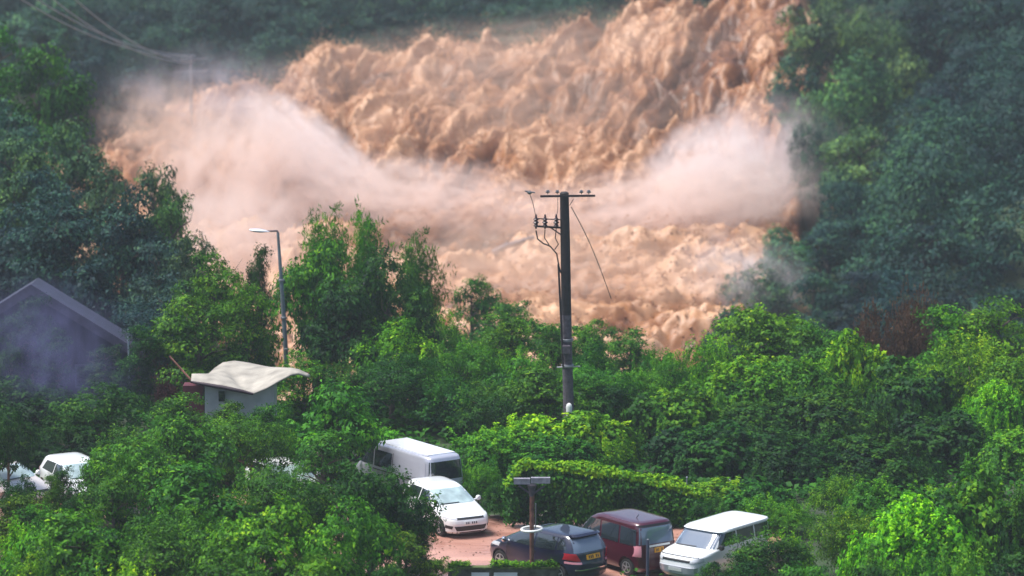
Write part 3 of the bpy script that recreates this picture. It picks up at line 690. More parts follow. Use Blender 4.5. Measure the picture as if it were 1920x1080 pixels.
def nearer(D): return float(np.interp(D, [100, 124, 157, 172, 400], [100, 124, 144, 166, 394]))
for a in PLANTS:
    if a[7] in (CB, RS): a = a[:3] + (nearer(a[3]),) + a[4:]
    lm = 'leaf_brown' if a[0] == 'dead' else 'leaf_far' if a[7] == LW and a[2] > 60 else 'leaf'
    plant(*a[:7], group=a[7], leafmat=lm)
plant('dead', 318, 690, 140, 120, 'ww', 'dark red twiggy shrub left of the beige canopy roof', None, 'leaf_red')
RT = [
 ('round', 1535, -20, 256, 130, 'yg', 'yellow-green treetop at the top edge beside the flood'), ('round', 1640, -15, 256, 150, 'yg', 'yellow-green treetop at the top edge, right of the one beside the flood'),
 ('round', 1500, 85, 246, 120, 'hz', 'grey-green crown overhanging the right edge of the upper flood'), ('round', 1590, 110, 242, 170, 'md', 'dark green crown below the yellow-green treetops'),
 ('round', 1690, 95, 244, 150, 'ol', 'brownish green crown in the upper right woods'), ('tall', 1770, -40, 256, 150, 'db', 'topmost dark tree right of the yellow-green treetops'), ('tall', 1860, -50, 250, 190, 'db', 'dark tree at the top edge near the upper right corner'),
 ('round', 1545, 190, 236, 120, 'dk', 'dark crown reaching furthest left over the rosy mist'), ('tall', 1910, 60, 242, 150, 'db', 'dark tree on the right edge just below the upper right corner'), ('tall', 1820, 110, 238, 170, 'db', 'dark blue tree in the upper right woods, right of the brownish green crown'),
 ('tall', 1620, 225, 224, 150, 'md', 'lit green crown in the middle of the right woods'), ('tall', 1720, 240, 222, 160, 'dk', 'dark tree just right of the lit green crown in the right woods'), ('tall', 1800, 290, 218, 180, 'db', 'dark blue tree in the very middle of the right woods'),
 ('tall', 1895, 260, 220, 180, 'db', 'dark tree on the right edge, a quarter down the picture'), ('tall', 1560, 400, 208, 140, 'dk', 'green tree at the water edge beside the white mist plume'), ('tall', 1650, 390, 205, 160, 'dk', 'dark tree beneath the lit green crown of the right woods'),
 ('round', 1480, 425, 211, 120, 'hz', 'pale misty bush-like tree nearest the white mist plume'), ('round', 1430, 500, 204, 140, 'hz', 'faint misty tree above the bright rounded crown'),
 ('tall', 1740, 400, 202, 170, 'db', None), ('tall', 1850, 420, 200, 190, 'db', None), ('tall', 1520, 500, 196, 140, 'dk', None), ('tall', 1620, 490, 194, 160, 'db', None),
 ('round', 1380, 575, 192, 120, 'hz', 'faint grey-green tree at the lower right end of the rapids'), ('tall', 1700, 500, 190, 170, 'db', None), ('tall', 1800, 510, 188, 180, 'db', None), ('tall', 1910, 520, 188, 170, 'db', None),
 ('tall', 1880, 160, 232, 150, 'db', None), ('tall', 1740, 170, 236, 140, 'db', None), ('round', 1600, 300, 214, 130, 'dk', None), ('tall', 1680, 320, 214, 130, 'db', None),
]
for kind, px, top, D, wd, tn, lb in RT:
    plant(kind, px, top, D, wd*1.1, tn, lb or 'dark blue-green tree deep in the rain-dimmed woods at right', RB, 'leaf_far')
BT = [(60, -10, 275, 200, 'hz', 'light grey-green treetop behind the power lines in the top left corner'), (480, 5, 300, 110, 'hz', 'pale lit treetop at the top edge left of centre'),
 (215, 0, 292, 150, 'db', None), (330, 20, 296, 140, 'db', None), (600, 0, 304, 130, 'db', None), (700, 5, 304, 130, 'db', None), (830, -10, 306, 120, 'db', None), (930, -10, 306, 110, 'dk', None),
 (1040, -20, 303, 130, 'dk', 'dark green treetop just over the crest of the flood'), (1150, -30, 306, 120, 'db', None), (150, 90, 262, 150, 'db', None), (250, 110, 266, 130, 'db', None), (350, 90, 284, 120, 'db', None), (430, 70, 290, 120, 'db', None), (540, 50, 296, 120, 'db', None)]
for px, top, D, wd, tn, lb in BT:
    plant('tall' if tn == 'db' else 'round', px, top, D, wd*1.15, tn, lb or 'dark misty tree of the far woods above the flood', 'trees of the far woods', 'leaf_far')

# woods beyond counting: far slope and the depth of both banks
def woods():
    rng = np.random.default_rng(99); V = []; TN = []
    xs_ = []; 
    for i in range(1350):
        x, y = rng.uniform(-85, 85), rng.uniform(170, 420)
        xl = np.interp(y, _XLY, _XL) - 9; xr = np.interp(y, _XRY, _XR) + 9
        if y < 287 and xl < x < xr: continue
        if y < 235 and abs(x) < 26: continue
        if y < 200 and rng.random() < 0.5: continue
        xs_.append((x, y))
    xs_ += [(rng.uniform(-50, 22), rng.uniform(286, 350)) for i in range(380)]
    for x, y in xs_:
        z = tz(x, y); h = rng.uniform(5, 10); r = rng.uniform(2.4, 4.2); n = 210
        per = 13
        d = norm(rng.normal(0, 1, (n, 3))); d[:, 2] = np.abs(d[:, 2])*1.0 - 0.25; d = norm(d)
        bmp = 0.75 + 0.5*vnoise(d[:, 0]*2.2 + x, d[:, 2]*2.2 + y + d[:, 1]*2)
        tw = np.array([x, y, z+h*0.45]) + d*np.array([r, r, h*0.5])*bmp[:, None]
        v, t_ = clumps(rng, tw, d, per, 0.34, 0.30, 0.5, tt=rng.normal(0.35+rng.normal(0, .12), .12, n)); V.append(v); TN.append(t_)
    v = np.concatenate(V); o = link('woods', np_mesh('woods', v, np.arange(len(v)).reshape(-1, 4), face_attr={'tone': np.concatenate(TN)}), M['leaf_far'])
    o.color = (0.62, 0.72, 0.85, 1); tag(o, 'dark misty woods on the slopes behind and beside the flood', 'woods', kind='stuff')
woods()
def undergrowth():
    rng = np.random.default_rng(17)
    n = 26000; x = rng.uniform(-42, 38, n); y = rng.uniform(122.3, 192, n)
    k = ~((y > 182) & (x > -18) & (x < 12)); x, y = x[k], y[k]
    n2 = 2500; x2 = rng.uniform(-20, 20, n2); y2 = rng.uniform(88, 109.5, n2); x = np.concatenate([x, x2]); y = np.concatenate([y, y2])
    tw = np.stack([x, y, T(x, y) + rng.uniform(0.05, 0.45, len(x))], -1); tn_ = norm(rng.normal(0, .35, (len(x), 3)) + [0, -0.2, 1])
    v, t_ = clumps(rng, tw, tn_, 7, 0.22, 0.30, 0.6, tt=0.2 + 0.5*fbm(x*0.2, y*0.2, 3))
    o = link('undergrowth', np_mesh('undergrowth', v, np.arange(len(v)).reshape(-1, 4), face_attr={'tone': t_}), M['leaf'])
    o.color = (0.75, 0.85, 0.8, 1); tag(o, 'low creepers and grass covering the banks', 'undergrowth', kind='stuff')
undergrowth()
# ------------------------------------------------------------------ vehicles
M['tyre'] = mat('tyre', (0.015, 0.015, 0.016), 0.8)
M['rim'] = mat('rim', (0.45, 0.46, 0.48), 0.35, metal=0.7)
M['trim'] = mat('black_trim', (0.018, 0.018, 0.02), 0.5)
M['glass'] = mat('dark_glass', (0.02, 0.028, 0.034), 0.06, spec=0.9, coat=1.0)
M['glass_pale'] = mat('reflection_tinted_glass', (0.34, 0.44, 0.44), 0.12, spec=0.9, coat=1.0, var=0.3, scale=2.5)  # pale base colour paints the sky's reflection into the windscreen
M['glass_blue'] = mat('sky_lit_glass', (0.12, 0.16, 0.22), 0.08, spec=1.0, coat=1.0)
M['lamp_clear'] = mat('headlight_lens', (0.55, 0.57, 0.6), 0.1, coat=1.0)
M['lamp_red'] = mat('taillight_lens', (0.45, 0.015, 0.03), 0.15, coat=1.0)
M['lamp_pink'] = mat('pale_taillight_lens', (0.75, 0.30, 0.36), 0.15, coat=1.0)
M['plate_y'] = mat('yellow_plate', (0.80, 0.36, 0.01), 0.4); M['plate_w'] = mat('white_plate', (0.75, 0.75, 0.73), 0.4)
M['chrome'] = mat('chrome', (0.8, 0.8, 0.82), 0.15, metal=1.0)
def paint(name, c, met=0.0): return mat(name, c, 0.28, metal=met, coat=1.0, var=0.05, scale=1.5)
M['white'] = paint('white_paint', (0.78, 0.80, 0.80)); M['cream'] = paint('cream_paint', (0.66, 0.60, 0.56)); M['silver'] = paint('silver_paint', (0.46, 0.47, 0.54), 0.25)
M['navy'] = paint('dark_blue_paint', (0.010, 0.012, 0.036), 0.1); M['maroon'] = paint('maroon_paint', (0.062, 0.004, 0.016), 0.1); M['white_roof'] = paint('white_roof_paint', (0.82, 0.82, 0.85))
class CarShape:
    def __init__(s, sl):
        a = np.array(sl, float); s.z = a[:, 0]; s.a = a
        zz = []
        for i in range(len(s.z)-1): zz += list(np.linspace(s.z[i], s.z[i+1], 4)[:-1])
        s.zz = zz + [s.z[-1]]
    def at(s, z): return [float(np.interp(z, s.z, s.a[:, k])) for k in (1, 2, 3, 4)]
    def body(s, arches, r, W):
        n = 88; vs = []; fs = []
        for z in s.zz:
            xf, xr, w_, e = s.at(z); cx = (xf+xr)/2; a = (xf-xr)/2
            for k in range(n):
                t = 2*math.pi*k/n; c, q = math.cos(t), math.sin(t)
                rad = (abs(c)**e + abs(q)**e)**(-1/e)      # superellipse, points spread evenly by angle
                vs.append((cx + a*c*rad, w_*q*rad, z))
        m = len(s.zz)
        for i in range(m-1):
            for k in range(n): fs.append((i*n+k, i*n+(k+1)%n, (i+1)*n+(k+1)%n, (i+1)*n+k))
        fs.append(tuple(range(n))[::-1]); fs.append(tuple((m-1)*n+k for k in range(n)))
        me = MB().add(vs, fs).mesh('body'); o = bpy.data.objects.new('tmp', me); COL.objects.link(o); cut = []
        for x in arches:
            for sg in (-1, 1):
                cm = MB().lathe([(r+0.075, -0.16), (r+0.075, 0.30)], (x, sg*(W/2-0.08), r), 'y', 32).mesh('cut')
                co = bpy.data.objects.new('cut', cm); COL.objects.link(co); cut.append(co)
                md = o.modifiers.new('b', 'BOOLEAN'); md.object = co; md.operation = 'DIFFERENCE'; md.solver = 'EXACT'
        dg = bpy.context.evaluated_depsgraph_get(); res = bpy.data.meshes.new_from_object(o.evaluated_get(dg)); res.name = 'body'
        for q in cut + [o]: bpy.data.objects.remove(q)
        res.materials.clear()
        for p in res.polygons: p.use_smooth = True; p.material_index = 0
        res.set_sharp_from_angle(angle=R(38)); return res
    def side(s, x, z, sg, off):
        xf, xr, w_, e = s.at(z); cx = (xf+xr)/2; a = (xf-xr)/2; u = min(0.995, abs((x-cx)/a))
        return (x, sg*(w_*(1-u**e)**(1/e) + off), z + off*0.3)
    def end(s, y, z, sg, off):
        xf, xr, w_, e = s.at(z); cx = (xf+xr)/2; a = (xf-xr)/2; u = min(0.99, abs(y/w_))
        return (cx + sg*(a*(1-u**e)**(1/e) + off), y, z + off*0.6)
    def patch(s, kind, sg, q, off=0.008, thick=0.012, nu=12, nv=6):
        """q: four corners (a,z) counted round; a thin plate that follows the body surface"""
        vs = []; fs = []; fn = s.side if kind == 'side' else s.end
        for o_ in (off, off-thick):
            for j in range(nv+1):
                for i in range(nu+1):
                    u, v = i/nu, j/nv
                    a = (q[0][0]*(1-u)+q[1][0]*u)*(1-v) + (q[3][0]*(1-u)+q[2][0]*u)*v
                    z = (q[0][1]*(1-u)+q[1][1]*u)*(1-v) + (q[3][1]*(1-u)+q[2][1]*u)*v
                    vs.append(fn(a, z, sg, o_))
        N = (nu+1)*(nv+1)
        for j in range(nv):
            for i in range(nu):
                k = j*(nu+1)+i; fs.append((k, k+1, k+nu+2, k+nu+1)); fs.append((N+k, N+k+nu+1, N+k+nu+2, N+k+1))
        rim = [i for i in range(nu+1)] + [j*(nu+1)+nu for j in range(1, nv+1)] + [nv*(nu+1)+i for i in range(nu-1, -1, -1)] + [j*(nu+1) for j in range(nv-1, 0, -1)]
        for i in range(len(rim)): a, b = rim[i], rim[(i+1) % len(rim)]; fs.append((a, b, N+b, N+a))
        return MB().add(vs, fs)
def wheel(parent, x, y, r, sg, wd=0.2, spokes=5):
    wl = MB().lathe([(r*0.62, -wd/2), (r*0.93, -wd/2), (r, -wd/2+0.03), (r, wd/2-0.03), (r*0.93, wd/2), (r*0.62, wd/2)], (0,0,0), 'y', 28).build('wheel', M['tyre'], parent, 40)
    wl.location = (x, y, r)
    rm = MB(); s = sg*wd/2
    rm.lathe([(r*0.60, s-sg*0.05), (r*0.66, s+sg*0.004), (r*0.58, s+sg*0.008), (r*0.55, s-sg*0.03)], (0,0,0), 'y', 28)
    rm.lathe([(r*0.13, s-sg*0.03), (r*0.13, s+sg*0.012), (r*0.08, s+sg*0.016)], (0,0,0), 'y', 14)
    for k in range(spokes):
        a = 2*math.pi*k/spokes + 0.3; c, q = math.cos(a), math.sin(a); h = r*0.085
        p = [(c*r*0.1 - q*h, c*h + q*r*0.1), (c*r*0.1 + q*h, -c*h + q*r*0.1), (c*r*0.58 + q*h*.8, -c*h*.8 + q*r*0.58), (c*r*0.58 - q*h*.8, c*h*.8 + q*r*0.58)]
        rm.add([(a_, s+sg*0.004, b_) for a_, b_ in p] + [(a_, s-sg*0.03, b_) for a_, b_ in p], [(0,1,2,3), (4,7,6,5), (0,4,5,1), (1,5,6,2), (2,6,7,3), (3,7,4,0)])
    rm.build('rim', M['rim'], wl, 30)
def make_car(name, sl, W, body_mat, arches, r, label, cat, parts, group=None):
    root = empty(name); S = CarShape(sl)
    link('body', S.body(arches, r, W), body_mat, root)
    for x in arches:
        for sg in (-1, 1): wheel(root, x, sg*(W/2-0.135), r, sg)
    fl = MB().box(min(arches)-0.2, max(arches)+0.2, -W/2+0.3, W/2-0.3, 0.14, 0.24).build('underbody', M['trim'], root)
    for p in parts:
        nm, kind, sgs, q, mt = p[:5]; off = p[5] if len(p) > 5 else 0.008
        for sg in (sgs if isinstance(sgs, tuple) else (sgs,)):
            if kind == 'endpair':     # the same lamp on both sides of the front (+1) or rear (-1)
                for m in (-1, 1): S.patch('end', sg, [(a*m, z) for a, z in q], off, off+0.02).build(nm, M[mt], root, 35)
            else: S.patch(kind, sg, q, off, off+0.02 if kind == 'end' else off+0.012).build(nm, M[mt], root, 35)
    root.scale = (1.1, 1.1, 1.1)
    tag(root, label, cat, group); return root, S
def mirrors(root, x, y, z, m):
    for sg in (-1, 1):
        b = MB(); b.tube([(x, sg*y, z-0.02), (x+0.02, sg*(y+0.10), z)], 0.025, 6)
        b.lathe([(0.03, -0.05), (0.085, -0.03), (0.095, 0.03), (0.07, 0.07)], (x, sg*(y+0.17), z+0.03), 'x', 12); o = b.build('wing_mirror', m, root, 50)
def plate_marks(root, S, sg, y0, y1, z0, z1, n=6):
    b = MB(); w_ = (y1-y0)/n
    for k in range(n):
        if k == 2: continue
        s = S.patch('end', sg, [(y0+w_*(k+.22), z0), (y0+w_*(k+.72), z0), (y0+w_*(k+.72), z1), (y0+w_*(k+.22), z1)], 0.026, 0.004, 1, 1); b.add(s.v, s.f)
    return b
HATCH = [(.16,1.93,-1.88,.78,5), (.24,2.03,-1.99,.85,5), (.50,2.07,-2.04,.88,5), (.64,2.04,-2.04,.885,5), (.72,1.95,-2.03,.88,5), (.78,1.75,-2.02,.875,5), (.88,1.35,-2.0,.865,5.5), (.965,.98,-1.96,.85,6), (1.10,.70,-1.86,.79,6), (1.25,.40,-1.76,.73,6), (1.37,.12,-1.66,.675,6), (1.43,-.10,-1.56,.62,5), (1.455,-.30,-1.35,.50,5), (1.462,-.5,-1.1,.3,4)]
def hatch_parts(g):
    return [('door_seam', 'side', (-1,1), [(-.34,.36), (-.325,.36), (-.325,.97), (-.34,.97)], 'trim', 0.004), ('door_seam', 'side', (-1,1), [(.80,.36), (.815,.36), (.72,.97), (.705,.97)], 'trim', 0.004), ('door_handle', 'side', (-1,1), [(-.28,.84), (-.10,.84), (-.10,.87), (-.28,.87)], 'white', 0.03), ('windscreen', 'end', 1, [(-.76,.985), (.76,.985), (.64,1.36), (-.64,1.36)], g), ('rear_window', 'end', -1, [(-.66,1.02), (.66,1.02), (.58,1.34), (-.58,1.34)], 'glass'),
     ('side_window', 'side', (-1,1), [(-.30,.99), (.62,.99), (.10,1.33), (-.30,1.35)], 'glass'), ('side_window', 'side', (-1,1), [(-1.35,1.02), (-.36,.99), (-.36,1.35), (-1.15,1.33)], 'glass'),
     ('headlight', 'endpair', 1, [(.50,.655), (.835,.70), (.80,.755), (.50,.715)], 'lamp_clear', 0.012), ('grille', 'end', 1, [(-.50,.655), (.50,.655), (.50,.715), (-.50,.715)], 'trim', 0.012),
     ('air_intake', 'end', 1, [(-.52,.27), (.52,.27), (.60,.43), (-.60,.43)], 'trim', 0.012), ('fog_lamp_recess', 'endpair', 1, [(.66,.34), (.80,.36), (.80,.46), (.64,.44)], 'trim', 0.010),
     ('number_plate', 'end', 1, [(-.26,.47), (.26,.47), (.26,.58), (-.26,.58)], 'plate_w', 0.018), ('lower_bumper', 'end', 1, [(-.74,.17), (.74,.17), (.76,.23), (-.76,.23)], 'chrome', 0.010),
     ('taillight', 'endpair', -1, [(.56,.78), (.84,.78), (.80,.98), (.62,.98)], 'lamp_red', 0.012), ('wiper', 'end', 1, [(-.6,.992), (.1,1.00), (.1,1.015), (-.6,1.004)], 'trim', 0.025)]
def heading(o, front, ang, half):
    """stand the car so that its nose is at ground point `front` with the body behind it; ang = heading in degrees, 0 looks at the camera, + turns to the right of the picture"""
    a = R(ang); h = Vector((math.sin(a), -math.cos(a), 0)); c = Vector((front[0], front[1], 0)) - h*half*1.1
    o.location = (c.x, c.y, 0.0); o.rotation_euler = (0, 0, math.atan2(h.y, h.x))
def gp(px, py): D = ground_D(py); p = P(px, py, D); return (p.x, p.y)

car1, S1 = make_car('hatchback', HATCH, 1.76, M['white'], (1.28, -1.30), .305, 'white hatchback with windscreen tinted pale as reflected sky, nose on the red paving beside the silver van', 'car', hatch_parts('glass_pale'), 'white hatchbacks facing the camera')
mirrors(car1, .62, .80, 1.0, M['white']); heading(car1, gp(884, 1009), 27, 2.06)
plate_marks(car1, S1, 1, -.22, .22, .49, .56).build('plate_characters', M['trim'], car1)
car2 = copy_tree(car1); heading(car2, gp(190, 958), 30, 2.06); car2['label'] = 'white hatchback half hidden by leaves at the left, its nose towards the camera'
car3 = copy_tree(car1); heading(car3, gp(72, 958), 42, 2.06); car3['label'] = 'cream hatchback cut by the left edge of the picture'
for c in car3.children:
    if c.name.split('.')[0] == 'body': c.data = c.data.copy(); c.data.materials.clear(); c.data.materials.append(M['cream'])
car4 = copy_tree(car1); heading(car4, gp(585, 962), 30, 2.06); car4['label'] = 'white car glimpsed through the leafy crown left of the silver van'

FIT = [(.17,1.85,-1.84,.76,5), (.26,1.93,-1.95,.83,5), (.50,1.96,-1.99,.85,5), (.66,1.93,-1.98,.85,5), (.76,1.82,-1.95,.85,5), (.88,1.58,-1.92,.845,5.5), (.98,1.30,-1.90,.83,6), (1.15,.98,-1.84,.78,6), (1.32,.62,-1.74,.71,6), (1.44,.30,-1.64,.65,6), (1.50,.02,-1.56,.60,5.5), (1.525,-.25,-1.40,.50,5), (1.532,-.5,-1.15,.3,4)]
fp = [('door_seam', 'side', (-1,1), [(-.26,.34), (-.245,.34), (-.245,.98), (-.26,.98)], 'trim', 0.004), ('door_seam', 'side', (-1,1), [(.92,.34), (.935,.34), (.90,.98), (.885,.98)], 'trim', 0.004), ('windscreen', 'end', 1, [(-.74,1.0), (.74,1.0), (.62,1.43), (-.62,1.43)], 'glass_blue'), ('rear_window', 'end', -1, [(-.68,1.02), (.68,1.02), (.60,1.42), (-.60,1.42)], 'glass_blue'),
 ('side_window', 'side', (-1,1), [(-.22,1.0), (1.05,1.0), (.36,1.41), (-.22,1.43)], 'glass'), ('side_window', 'side', (-1,1), [(-1.12,1.03), (-.28,1.0), (-.28,1.43), (-1.12,1.42)], 'glass'), ('quarter_window', 'side', (-1,1), [(-1.55,1.12), (-1.18,1.05), (-1.18,1.41), (-1.40,1.38)], 'glass'),
 ('headlight', 'endpair', 1, [(.48,.68), (.82,.74), (.80,.86), (.50,.78)], 'lamp_clear', 0.012), ('grille', 'end', 1, [(-.45,.62), (.45,.62), (.45,.72), (-.45,.72)], 'trim', 0.012),
 ('taillight', 'endpair', -1, [(.52,.76), (.815,.80), (.80,1.0), (.64,1.0)], 'lamp_red', 0.016), ('reflector', 'endpair', -1, [(.50,.67), (.80,.68), (.80,.745), (.50,.735)], 'lamp_pink', 0.014), ('bumper_groove', 'end', -1, [(-.62,.36), (.62,.36), (.66,.42), (-.66,.42)], 'trim', 0.012),
 ('number_plate', 'end', -1, [(-.27,.78), (.27,.78), (.27,.93), (-.27,.93)], 'plate_y', 0.02), ('bumper_trim', 'end', -1, [(-.66,.47), (.66,.47), (.68,.50), (-.68,.50)], 'chrome', 0.012), ('door_handle', 'side', (-1,1), [(-.35,.86), (-.15,.86), (-.15,.89), (-.35,.89)], 'trim', 0.03), ('spoiler', 'end', -1, [(-.58,1.44), (.58,1.44), (.55,1.50), (-.55,1.50)], 'navy', 0.10)]
car5, S5 = make_car('hatchback', FIT, 1.70, M['navy'], (1.23, -1.27), .30, 'dark blue hatchback seen from behind with red taillights and yellow number plate', 'car', fp)
mirrors(car5, .88, .79, 1.02, M['chrome']); plate_marks(car5, S5, -1, -.22, .22, .81, .90).build('plate_characters', M['trim'], car5)
def tail(o, rear, ang, half):
    a = R(ang); h = Vector((-math.sin(a), math.cos(a), 0)); c = Vector((rear[0], rear[1], 0)) + h*half*1.1
    o.location = (c.x, c.y, 0); o.rotation_euler = (0, 0, math.atan2(h.y, h.x))
tail(car5, gp(1112, 1093), 43, 2.1); car5.scale = (1.2, 1.16, 1.12)

BOX = [(.20,1.62,-1.66,.72,7), (.30,1.70,-1.72,.77,7), (.70,1.70,-1.74,.80,7), (.85,1.62,-1.73,.80,8), (.98,1.40,-1.72,.795,8), (1.30,1.12,-1.68,.765,8), (1.62,.80,-1.62,.73,8), (1.74,.60,-1.58,.71,7), (1.80,.40,-1.52,.66,6), (1.825,.2,-1.4,.5,5), (1.83,0,-1.2,.3,4)]
bp_ = [('windscreen', 'end', 1, [(-.70,1.02), (.70,1.02), (.66,1.62), (-.66,1.62)], 'glass_blue'), ('rear_window', 'end', -1, [(-.70,1.12), (.70,1.12), (.64,1.66), (-.64,1.66)], 'glass_blue'),
 ('side_window', 'side', (-1,1), [(.18,1.05), (1.12,1.05), (.82,1.60), (.18,1.62)], 'glass'), ('side_window', 'side', (-1,1), [(-.72,1.05), (.10,1.05), (.10,1.62), (-.72,1.62)], 'glass'), ('side_window', 'side', (-1,1), [(-1.52,1.07), (-.80,1.05), (-.80,1.62), (-1.48,1.60)], 'glass'),
 ('headlight', 'endpair', 1, [(.50,.66), (.76,.68), (.76,.84), (.52,.82)], 'lamp_clear', 0.012), ('taillight', 'endpair', -1, [(.66,.72), (.775,.72), (.765,1.08), (.66,1.08)], 'lamp_pink', 0.018), ('reflector', 'endpair', -1, [(.48,.36), (.70,.36), (.70,.52), (.48,.52)], 'lamp_red', 0.014),
 ('tailgate_handle', 'end', -1, [(-.42,1.02), (.42,1.02), (.42,1.075), (-.42,1.075)], 'plate_w', 0.04), ('number_plate', 'end', -1, [(-.18,.82), (.18,.82), (.18,.98), (-.18,.98)], 'plate_y', 0.022), ('bumper', 'end', -1, [(-.70,.24), (.70,.24), (.72,.56), (-.72,.56)], 'maroon', 0.05), ('tinted_header', 'end', -1, [(-.67,1.68), (.67,1.68), (.64,1.74), (-.64,1.74)], 'trim', 0.012)]
car6, S6 = make_car('minivan', BOX, 1.60, M['maroon'], (1.12, -1.10), .29, 'small boxy maroon van with yellow number plate parked between dark blue and white cars', 'van', bp_)
mirrors(car6, 1.10, .78, 1.12, M['trim']); plate_marks(car6, S6, -1, -.15, .15, .85, .95).build('plate_characters', M['trim'], car6); tail(car6, gp(1232, 1080), 36, 1.8); car6.scale = (1.2, 1.13, 1.08)
MB().tube([(-.9, .2, 1.83), (-1.0, .2, 1.95)], 0.012, 5).build('aerial', M['trim'], car6)

VAN = [(.22,2.18,-2.10,.74,9), (.32,2.26,-2.18,.80,9), (.60,2.27,-2.22,.83,9), (.95,2.22,-2.22,.84,9), (1.08,2.10,-2.21,.84,9), (1.15,1.98,-2.20,.835,9), (1.50,1.66,-2.17,.80,9), (1.80,1.40,-2.13,.77,9), (1.92,1.22,-2.09,.745,8), (1.97,1.0,-2.02,.70,7), (1.99,.7,-1.9,.55,6), (2.0,.4,-1.6,.3,5)]
vp = [('windscreen', 'end', 1, [(-.74,1.17), (.74,1.17), (.68,1.80), (-.68,1.80)], 'glass'), ('rear_window', 'end', -1, [(-.74,1.16), (.74,1.16), (.68,1.80), (-.68,1.80)], 'glass'),
 ('side_window', 'side', (-1,1), [(1.02,1.17), (1.84,1.17), (1.44,1.76), (1.02,1.76)], 'glass'), ('side_window', 'side', (-1,1), [(-.05,1.17), (.94,1.17), (.94,1.76), (-.05,1.76)], 'glass'),
 ('side_panel', 'side', (-1,1), [(-1.98,1.17), (-.12,1.17), (-.12,1.76), (-1.95,1.76)], 'silver', 0.01), ('side_rail', 'side', (-1,1), [(-1.98,1.04), (1.0,1.04), (1.0,1.08), (-1.98,1.08)], 'trim', 0.012), ('door_groove', 'side', (-1,1), [(-.14,.4), (-.11,.4), (-.11,1.78), (-.14,1.78)], 'trim', 0.013),
 ('taillight', 'endpair', -1, [(.70,.78), (.80,.78), (.79,1.12), (.70,1.12)], 'lamp_red', 0.016), ('headlight', 'endpair', 1, [(.46,.70), (.78,.72), (.76,.92), (.48,.9)], 'lamp_clear', 0.014),
 ('bumper', 'end', -1, [(-.76,.30), (.76,.30), (.78,.55), (-.78,.55)], 'silver', 0.07), ('number_plate', 'end', -1, [(-.25,.66), (.25,.66), (.25,.80), (-.25,.80)], 'plate_y', 0.022), ('tailgate_trim', 'end', -1, [(-.52,.90), (.52,.90), (.52,.95), (-.52,.95)], 'chrome', 0.03), ('wiper', 'end', -1, [(-.05,1.16), (.52,1.22), (.52,1.235), (-.05,1.18)], 'trim', 0.03)]
car7, S7 = make_car('cargo_van', VAN, 1.69, M['silver'], (1.35, -1.25), .31, 'tall silver grey cargo van with black rear window parked behind the white hatchback', 'van', vp)
mirrors(car7, 1.80, .80, 1.3, M['trim']); tail(car7, gp(832, 957), 35, 2.2); car7.scale = (1.22, 1.08, 1.1)
MB().box(-1.85, .95, -.60, .60, 1.985, 2.012).build('roof_skin', M['white_roof'], car7)

SUV = [(.20,1.72,-1.70,.74,6), (.30,1.82,-1.80,.82,6), (.60,1.86,-1.84,.86,6), (.78,1.84,-1.84,.865,6), (.90,1.76,-1.83,.86,6.5), (.98,1.50,-1.82,.855,7), (1.04,1.12,-1.81,.85,7), (1.20,.94,-1.79,.82,8), (1.44,.68,-1.76,.78,8), (1.52,.62,-1.75,.77,8), (1.535,.70,-1.80,.80,8), (1.585,.60,-1.78,.79,7), (1.62,.35,-1.70,.70,6), (1.63,.1,-1.5,.4,5)]
sp_ = [('door_seam', 'side', (-1,1), [(-.04,.34), (-.02,.34), (-.02,1.06), (-.04,1.06)], 'trim', 0.004), ('bonnet_seam', 'end', 1, [(-.72,.90), (.72,.90), (.72,.912), (-.72,.912)], 'trim', 0.006), ('windscreen', 'end', 1, [(-.76,1.06), (.76,1.06), (.70,1.49), (-.70,1.49)], 'glass_blue'), ('rear_window', 'end', -1, [(-.72,1.10), (.72,1.10), (.68,1.48), (-.68,1.48)], 'glass'),
 ('side_window', 'side', (-1,1), [(.0,1.08), (.86,1.08), (.62,1.48), (.0,1.49)], 'glass'), ('side_window', 'side', (-1,1), [(-.86,1.08), (-.06,1.08), (-.06,1.49), (-.86,1.49)], 'glass'), ('side_window', 'side', (-1,1), [(-1.62,1.10), (-.92,1.08), (-.92,1.49), (-1.60,1.48)], 'glass'),
 ('headlight', 'endpair', 1, [(.52,.72), (.82,.74), (.80,.88), (.54,.86)], 'lamp_clear', 0.014), ('grille', 'end', 1, [(-.60,.74), (.60,.74), (.60,.81), (-.60,.81)], 'trim', 0.014), ('bumper', 'end', 1, [(-.78,.28), (.78,.28), (.80,.56), (-.80,.56)], 'silver', 0.045),
 ('number_plate', 'end', 1, [(-.25,.40), (.25,.40), (.25,.51), (-.25,.51)], 'plate_w', 0.06), ('taillight', 'endpair', -1, [(.66,.8), (.80,.8), (.80,1.04), (.66,1.04)], 'lamp_red', 0.014), ('wiper', 'end', 1, [(-.6,1.065), (.15,1.08), (.15,1.095), (-.6,1.08)], 'trim', 0.025)]
car8, S8 = make_car('boxy_car', SUV, 1.72, M['white'], (1.14, -1.12), .31, 'white boxy car with flat white roof, half buried in bushes at the lower right', 'car', sp_)
mirrors(car8, .92, .83, 1.10, M['trim']); heading(car8, gp(1270, 1093), -39, 2.05); car8.scale = (1.27, 1.12, 1.08)

